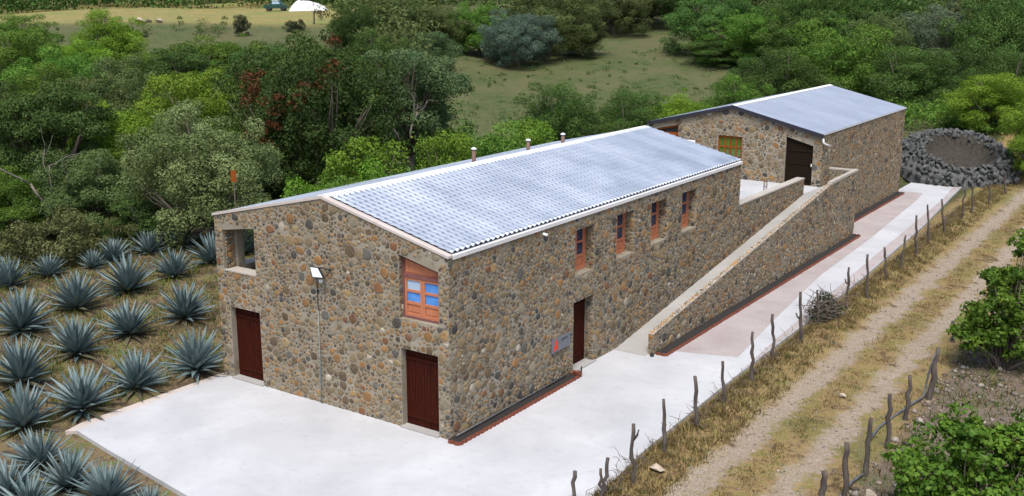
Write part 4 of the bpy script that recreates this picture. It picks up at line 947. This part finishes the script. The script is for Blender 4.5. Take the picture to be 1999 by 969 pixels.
for a, b, k, sp in (((-2.9, -3.6, 8.1), (-1.5, -4.0, 5.4), 12, .45), ((.2, -4.0, 7.0), (2.0, -3.4, 8.7), 9, .35), ((-3.4, -3.6, 4.4), (-2.0, -4.2, 4.9), 8, .3), ((-.8, -4.2, 6.6), (.6, -4.3, 6.9), 6, .35)):
    for q in range(k): cs.append(np.array(a)+(np.array(b)-np.array(a))*r.random()+r.normal(size=3)*sp)
cs = np.array(cs)
M_ = big.matrix_basis.inverted(); cz_ = []
for c in cs: 
    w_ = Rr*c[0]+Fh*c[1]; q = Vector((big.location.x+w_[0], big.location.y+w_[1], c[2])); cz_.append(tuple(M_ @ q))
P, Nn, Tt = clump_leaves(np.array(cz_), r.uniform(.25, .75, len(cs)), [60]*len(cs), r, .55); V, Fq = leaf_cards(P, Nn, .2, r)
link('dead_leaves', np_mesh('dead_leaves', V, Fq, LEAF['rust'], np.repeat(Tt, 4, 0)), big)
def limbs(t, name, specs, rad):
    M_ = t.matrix_basis.inverted(); m = MB()
    for path in specs:
        pts = []
        for (s, d, z) in path: w_ = Rr*s+Fh*d; pts.append(tuple(M_ @ Vector((t.location.x+w_[0], t.location.y+w_[1], z))))
        n = len(pts); m.tube(pts, [rad*(1-.7*i/(n-1)) for i in range(n)], 6)
    m.build(name, PALEBARK, t, True)
def branching(m, r, p, d, ln, rad, depth, tips):
    n = 4; pts = [np.array(p, float)]; d = np.array(d, float)
    for k in range(n):
        d = d+r.normal(size=3)*.22+np.array([0, 0, .05]); d /= np.linalg.norm(d); pts.append(pts[-1]+d*ln/n)
    m.tube(pts, [rad*(1-.45*k/n) for k in range(n+1)], 6); tips.append(pts[-1])
    if depth:
        for k in range(2+(r.random() < .5)): branching(m, r, pts[int(r.integers(2, n+1))], d+r.normal(size=3)*.65, ln*r.uniform(.5, .8), rad*.5, depth-1, tips)
def bare_limbs(t, s0, d0, z0, dirn, ln, rad, depth, seed):
    r = np.random.default_rng(seed); m = MB(); w_ = Rr*s0+Fh*d0; base = (t.location.x+w_[0], t.location.y+w_[1], z0); dv = Rr*dirn[0]+Fh*dirn[1]+np.array([0, 0, dirn[2]]); branching(m, r, base, dv, ln, rad, depth, [])
    Mi = t.matrix_basis.inverted(); m.v = [tuple(Mi @ Vector(q)) for q in m.v]; m.build('bare_limbs', PALEBARK, t, True)
bare_limbs(pale, 1.7, -3.3, .6, (-.25, -.05, 1), 2.9, .11, 3, 4); bare_limbs(pale, 1.9, -3.3, 1.2, (.2, -.1, 1), 1.7, .07, 2, 11)
bare_limbs(tw, -.4, -3.3, 3.4, (-.2, 0, 1), 2.4, .10, 3, 14); bare_limbs(tw, .2, -3.3, 3.6, (.45, -.1, .9), 1.8, .07, 2, 22)
lt_ = empty('tree', (-90.8, 86.8, gz(-90.8, 86.8))); tag(lt_, 'nearly leafless leaning tree below the white tarp', 'tree')
r = np.random.default_rng(33); m = MB(); tips = []; branching(m, r, (0, 0, -.2), (.25, .2, 1), 2.0, .14, 3, tips); m.build('trunk', BARK, lt_, True)
P, Nn, Tt = clump_leaves(np.array(tips), np.full(len(tips), .35), [14]*len(tips), r, .8); V, Fq = leaf_cards(P, Nn, .2, r); link('crown', np_mesh('crown', V, Fq, LEAF['bare'], np.repeat(Tt, 4, 0)), lt_)
# two leafy bushes on the slope at the right
def leafy_bush(name, x, y, h, r, kind, label, seed, nleaf, lsize, lobes):
    rr = np.random.default_rng(seed); t = empty(name, (x, y, gz(x, y))); tag(t, label, 'bush'); nc = 190; cs = []
    for k in range(nc):
        lb = lobes[rr.integers(len(lobes))]; d = rr.normal(size=3); d /= np.linalg.norm(d); cs.append(np.array(lb[:3])+d*lb[3]*rr.uniform(.4, 1.18)*np.array([1, 1, .8]))
    cs = np.array(cs); cs[:, 2] = np.maximum(cs[:, 2], .35); rd = rr.uniform(.10, .36, nc)
    P, Nn, Tt = clump_leaves(cs, rd, np.full(nc, nleaf//nc), rr, .7); V, Fq = leaf_cards(P, Nn, lsize, rr, .75)
    c = link('foliage', np_mesh('foliage', V, Fq, LEAF[kind], np.repeat(Tt, 4, 0)), t)
    m = MB()
    for k in range(0, nc, 3):
        a = rr.uniform(-.2, .2, 2); m.tube([(a[0], a[1], -.2), tuple(cs[k]*.5+rr.normal(size=3)*.12), tuple(cs[k])], [.035, .024, .008], 5)
    m.build('stems', BARK, t, True); return t
rl_ = lambda L_: [(CY_*a-SY*d, SY*a+CY_*d, z, q) for a, d, z, q in L_]
leafy_bush('bush', 11.5, 14.8, 4.4, 2, 'bushg', 'tall leafy green bush on the slope at the right edge', 5, 15000, .15, rl_([(-.75, 0, 1.35, .75), (-.2, .2, 1.7, 1.0), (.6, .3, 2.3, 1.2), (1.3, .2, 3.1, 1.2), (.7, -.2, 1.3, 1.0), (2.0, .4, 2.0, 1.5), (1.1, .8, 3.9, .8), (2.2, .3, 3.8, 1.2), (.2, .8, 2.7, .7)]))
leafy_bush('bush', 12.9, 3.0, 2.6, 2, 'bushg', 'low spreading green bush in the bottom right corner', 6, 13000, .14, rl_([(-1.3, 0, 1.2, .7), (-.5, .1, 1.5, .95), (.4, .2, 1.6, 1.0), (1.3, .2, 1.6, 1.0), (-.8, -.6, .8, .7), (.3, -.8, .9, .8), (2.0, .3, 1.9, .9), (.0, .5, 2.1, .6)]))
# undergrowth and the far wood: one mass each
def mass(name, label, cat, n, pts, hrange, wrange, per, lsize, kinds, seed):
    r = np.random.default_rng(seed); x, y = pts(r, n); n = len(x); z = ground_z(x, y); hh = r.uniform(*hrange, n); ww = r.uniform(*wrange, n); cs = []; rd = []
    for i in range(n):
        for k in range(3): cs.append((x[i]+r.normal()*ww[i]*.4, y[i]+r.normal()*ww[i]*.4, z[i]+hh[i]*(.25+.28*k+r.uniform(-.1, .1)))); rd.append(ww[i]*r.uniform(.5, .8)*(1.1-.2*k))
    P, Nn, Tt = clump_leaves(np.array(cs), np.array(rd), np.full(len(cs), per), r, .8); V, Fq = leaf_cards(P, Nn, lsize, r)
    o = link(name, np_mesh(name, V, Fq, LEAF[kinds], np.repeat(Tt, 4, 0))); tag(o, label, cat, kind='stuff')
def inDS(r, n, D0, D1, S0, S1, ok=None):
    D = r.uniform(D0, D1, n); S = r.uniform(S0, S1, n); x = CAM[0]-D*SY+S*CY_; y = CAM[1]+D*CY_+S*SY
    k = ((x < -12.5) | (y > 50)) & ((x < -28.5) | (y > 11) | (D > 54)); 
    if ok is not None: k &= ok(D, S)
    return x[k], y[k]
nomead = lambda D, S: ~((D > 86) & (D < 152) & (S > -.085*D) & (S < 27)) & ~((D > 138) & (S < -22))
mass('undergrowth', 'mixed green undergrowth filling the wood between the trees', 'undergrowth', 620, lambda r, n: inDS(r, n, 54, 112, -62, -4, lambda D, S: nomead(D, S) & (S > -.56*D) & (S < -.05*D)), (1.2, 4.2), (1.2, 2.3), 62, .26, 'forest', 5)
mass('undergrowth', 'dull scrub scattered under the trees on the left', 'undergrowth', 330, lambda r, n: inDS(r, n, 54, 118, -74, -6, lambda D, S: nomead(D, S) & (S > -.56*D) & (S < -.12*D+6)), (1, 3.0), (1.1, 2.2), 70, .24, 'dull', 6)
mass('undergrowth', 'green scrub covering the bank behind the far building', 'undergrowth', 420, lambda r, n: inDS(r, n, 74, 112, 14, 62, lambda D, S: (S > 25) | ((D < 84) & (S > .16*D))), (.5, 1.7), (.9, 1.7), 55, .20, 'fresh', 7)
mass('undergrowth', 'bright bushes in a strip along the near meadow edge', 'undergrowth', 130, lambda r, n: inDS(r, n, 66, 86, -8, 22), (.8, 2.4), (1, 1.8), 70, .2, 'bright', 8)
mass('field_scrub', 'scattered low scrub on the grassy bank below the straw field', 'scrub', 90, lambda r, n: inDS(r, n, 112, 140, -78, -18, lambda D, S: S > -.56*D), (.5, 1.8), (.6, 1.5), 70, .2, 'dull', 18)
mass('meadow_weeds', 'small weeds dotted over the meadow', 'weeds', 240, lambda r, n: inDS(r, n, 92, 150, -8, 26), (.12, .4), (.25, .7), 20, .16, 'dull', 19)
mass('far_wood', 'dark mass of woodland rising beyond the meadow', 'woodland', 300, lambda r, n: inDS(r, n, 128, 235, -20, 110, lambda D, S: ((S > .24*D) & (D > 138)) | (S > .30*D) | (D > 172)), (6, 13), (3.5, 5.5), 110, .62, 'forest', 9)
mass('far_wood', 'distant line of trees behind the straw field', 'woodland', 300, lambda r, n: inDS(r, n, 206, 250, -170, -15, lambda D, S: S > -.62*D), (4, 9), (3.5, 5.5), 90, .7, 'forest', 10)
mass('far_wood', 'wood on the slope left of the meadow', 'woodland', 110, lambda r, n: inDS(r, n, 112, 165, -38, -8, lambda D, S: (S > -.185*D+5) & (S < -.085*D)), (4, 9), (2.5, 4), 110, .45, 'dull', 11)

# ------------------------------------------------------------------ grass
def grass(name, label, n, fx, hr, cols, seed, wid=.013):
    r = np.random.default_rng(seed); x, y, hs = fx(r, n); n = len(x); z = ground_z(x, y); h = r.uniform(*hr, n)*hs; a = r.uniform(0, 6.28, n); lean = r.uniform(.2, .9, n)*h; la = r.uniform(0, 6.28, n); w = wid*r.uniform(.7, 1.6, n)
    B = np.stack([x, y, z-.02], -1); d = np.stack([np.cos(a)*w, np.sin(a)*w, np.zeros(n)], -1); tip = B+np.stack([np.cos(la)*lean, np.sin(la)*lean, h], -1)
    V = np.stack([B-d, B+d, tip], 1).reshape(-1, 3); cc = np.array(cols)[r.integers(len(cols), size=n)]*r.uniform(.7, 1.25, (n, 1)); col = np.concatenate([np.repeat(cc, 3, 0), np.ones((n*3, 1))], 1)
    tag(link(name, np_mesh(name, V, np.arange(n*3).reshape(n, 3), BLADE, col)), label, 'grass', kind='stuff')
DRY = [(.26, .182, .075), (.19, .13, .056), (.30, .22, .10), (.12, .082, .045), (.13, .12, .045), (.095, .105, .034)]
def tufts(r, n, gen, per, spread):
    k = n//per; x, y = gen(r, k); s = r.uniform(.5, 1.4, len(x)); X_ = np.repeat(x, per)+r.normal(0, spread, len(x)*per); Y_ = np.repeat(y, per)+r.normal(0, spread, len(x)*per); return X_, Y_, np.repeat(s, per)
edge = lambda y: 4.72-.0125*np.clip(y, 0, 200)
def verge(r, k):
    y = -4+60*r.random(k)**1.25; return edge(y)+.25+1.45*r.random(k)**1.3, y
def middle(r, k):
    y = -4+60*r.random(k)**1.25; g_ = r.random(k); return np.where(g_ < .62, 7.78+r.normal(0, .26, k), 9.75+r.normal(0, .3, k)), y
def wild(r, k): y = r.uniform(-5, 34, k); return 10.2+5*r.random(k), y
grass('dry_grass', 'dry brown grass along the fence beside the pavement', 42000, lambda r, n: tufts(r, n, verge, 18, .11), (.05, .22), DRY+[(.11, .075, .042), (.10, .10, .036), (.14, .10, .055)], 41)
grass('dry_grass', 'straw grass strips between and beside the wheel tracks', 24000, lambda r, n: tufts(r, n, middle, 18, .12), (.03, .11), DRY+[(.11, .075, .042), (.10, .10, .036)], 42)
grass('dry_grass', 'sparse weeds on the stony slope at the right', 26000, lambda r, n: tufts(r, n, wild, 14, .12), (.06, .24), DRY+[(.05, .10, .022)]*5, 43)
def agf(r, k):
    x = -27+17.0*r.random(k); y = -9+26*r.random(k); return x, y
grass('field_weeds', 'low dry and green weeds between the agave rows', 52000, lambda r, n: tufts(r, n, agf, 16, .17), (.07, .26), DRY+[(.08, .13, .025), (.11, .16, .032), (.06, .10, .022)]*2, 44, .016)
# twiggy dead scrub along the verge, and the brush pile
def twigs(m, r, n, ctr, sx, sy, sz, ln, rad):
    for _ in range(n):
        p = np.array(ctr)+np.array([r.normal()*sx, r.normal()*sy, abs(r.normal())*sz*.5]); d = r.normal(size=3); d[2] = abs(d[2])*.7; d /= np.linalg.norm(d); q = p+d*r.uniform(.5, 1)*ln
        m.tube([p, (p+q)/2+r.normal(size=3)*.04, q], [rad, rad*.8, rad*.4], 4, cap=False)
r = np.random.default_rng(90); m = MB()
for _ in range(70):
    y = -1+44*r.random()**1.1; x = float(edge(y))+r.uniform(.15, .75); twigs(m, r, 7, (x, y, gz(x, y)+.03), .16, .25, .2, .42, .010)
tag(m.build('dead_twigs', BARK), 'tangle of dead brown twigs along the pavement fence', 'twigs', kind='stuff')
bp = empty('brush_pile', (5.0, 16.6, gz(5, 16.6))); tag(bp, 'dark heap of cut brush beside a thin fence post', 'brush pile')
m = MB(); twigs(m, r, 200, (0, 0, .05), .28, .45, .75, .75, .016); m.build('sticks', BARK, bp)
P, Nn, Tt = clump_leaves(np.array([(0, 0, .35), (.2, .4, .3), (-.1, -.45, .25), (0, .1, .75)]), np.array([.5, .45, .4, .35]), [260]*4, r, .8); V, Fq = leaf_cards(P, Nn, .10, r)
link('dry_leaves', np_mesh('dry_leaves', V, Fq, LEAF['shrubd'], np.repeat(Tt, 4, 0)), bp)

# ------------------------------------------------------------------ far field: tarp, truck, stones, board
tp = MB(); vs = []; fs = []; na, nb = 22, 9
for i in range(na+1):
    u = i/na
    for j in range(nb+1):
        v = j/nb*2-1; hgt = 1.9*(math.sin(math.pi*u**.75))**.8*(1-v*v)**.6+.25*(1-v*v)*(u < .25); vs.append((7*u, 1.9*v, hgt*(1+.08*math.sin(9*u+3*v)*math.cos(7*v))-.05))
for i in range(na):
    for j in range(nb): a = i*(nb+1)+j; fs.append((a, a+nb+1, a+nb+2, a+1))
tp.add(vs, fs); TARP = plain('white_tarp', (.72, .72, .72), (.58, .59, .6), 2, .6, bump=.5)
o = tp.build('tarp_heap', TARP, None, True); o.location = (-121.2, 112.0, gz(-121.2, 112)-.1); o.rotation_euler = (0, 0, YAW); tag(o, 'white tarp covering a long heap in the far straw field', 'tarp')
TGREEN = plain('truck_green', (.012, .055, .042), (.01, .04, .03), 3, .35)
tk = empty('pickup_truck', (-123.3, 110.6, gz(-123.3, 110.6)), YAW); tag(tk, 'dark green vehicle parked left of the white tarp', 'truck')
MB().prism(O0, EX, EZ, V3(0, -1, 0), [[(-1.9, .45), (2.1, .45), (2.15, .95), (1.2, 1.12), (.75, 1.75), (-.6, 1.78), (-.85, 1.15), (-1.95, 1.1)]], -.85, .85).build('body', TGREEN, tk)
for a in (-1.2, 1.3):
    for b in (-.8, .8): MB().tube([(a, b-.1, .38), (a, b+.1, .38)], .38, 12).build('wheel', BLACKM, tk)
MB().prism(V3(0, -.851, 0), EX, EZ, V3(0, -1, 0), [[(-.5, 1.2), (.9, 1.2), (.65, 1.66), (-.45, 1.66)]], 0, .01).build('side_window', PALEREFL, tk); MB().box(-.5, .6, -.7, .7, 1.79, 1.86).build('roof_panel', PIPEW, tk)
for i, (x, y, s, lb) in enumerate([(-105.3, 72.1, .7, 'pale boulder at the right of the stone row below the straw field'), (-106.4, 71.3, .6, 'pale boulder in the middle of the stone row below the straw field'), (-107.3, 70.6, .8, 'pale boulder at the left of the stone row below the straw field')]): lone_rock(x, y, s, lb, i)
bd = empty('board_on_pole', (-20.0, 10.1, gz(-20.0, 10.1))); tag(bd, 'small orange wooden board on a pole in front of the olive tree', 'board')
MB().tube([(0, 0, -.2), (.02, 0, 3.75)], .03, 6).build('pole', BARK, bd); MB().bar(V3(-.11, -.05, 3.72), V3(.83, .56, 0), EZ, V3(.56, -.83, 0), 0, .24, 0, .55, 0, .03).build('board', AMBER, bd)
print('objects', len(bpy.data.objects), 'tris', sum(sum(len(p.vertices)-2 for p in o.data.polygons) for o in []) )
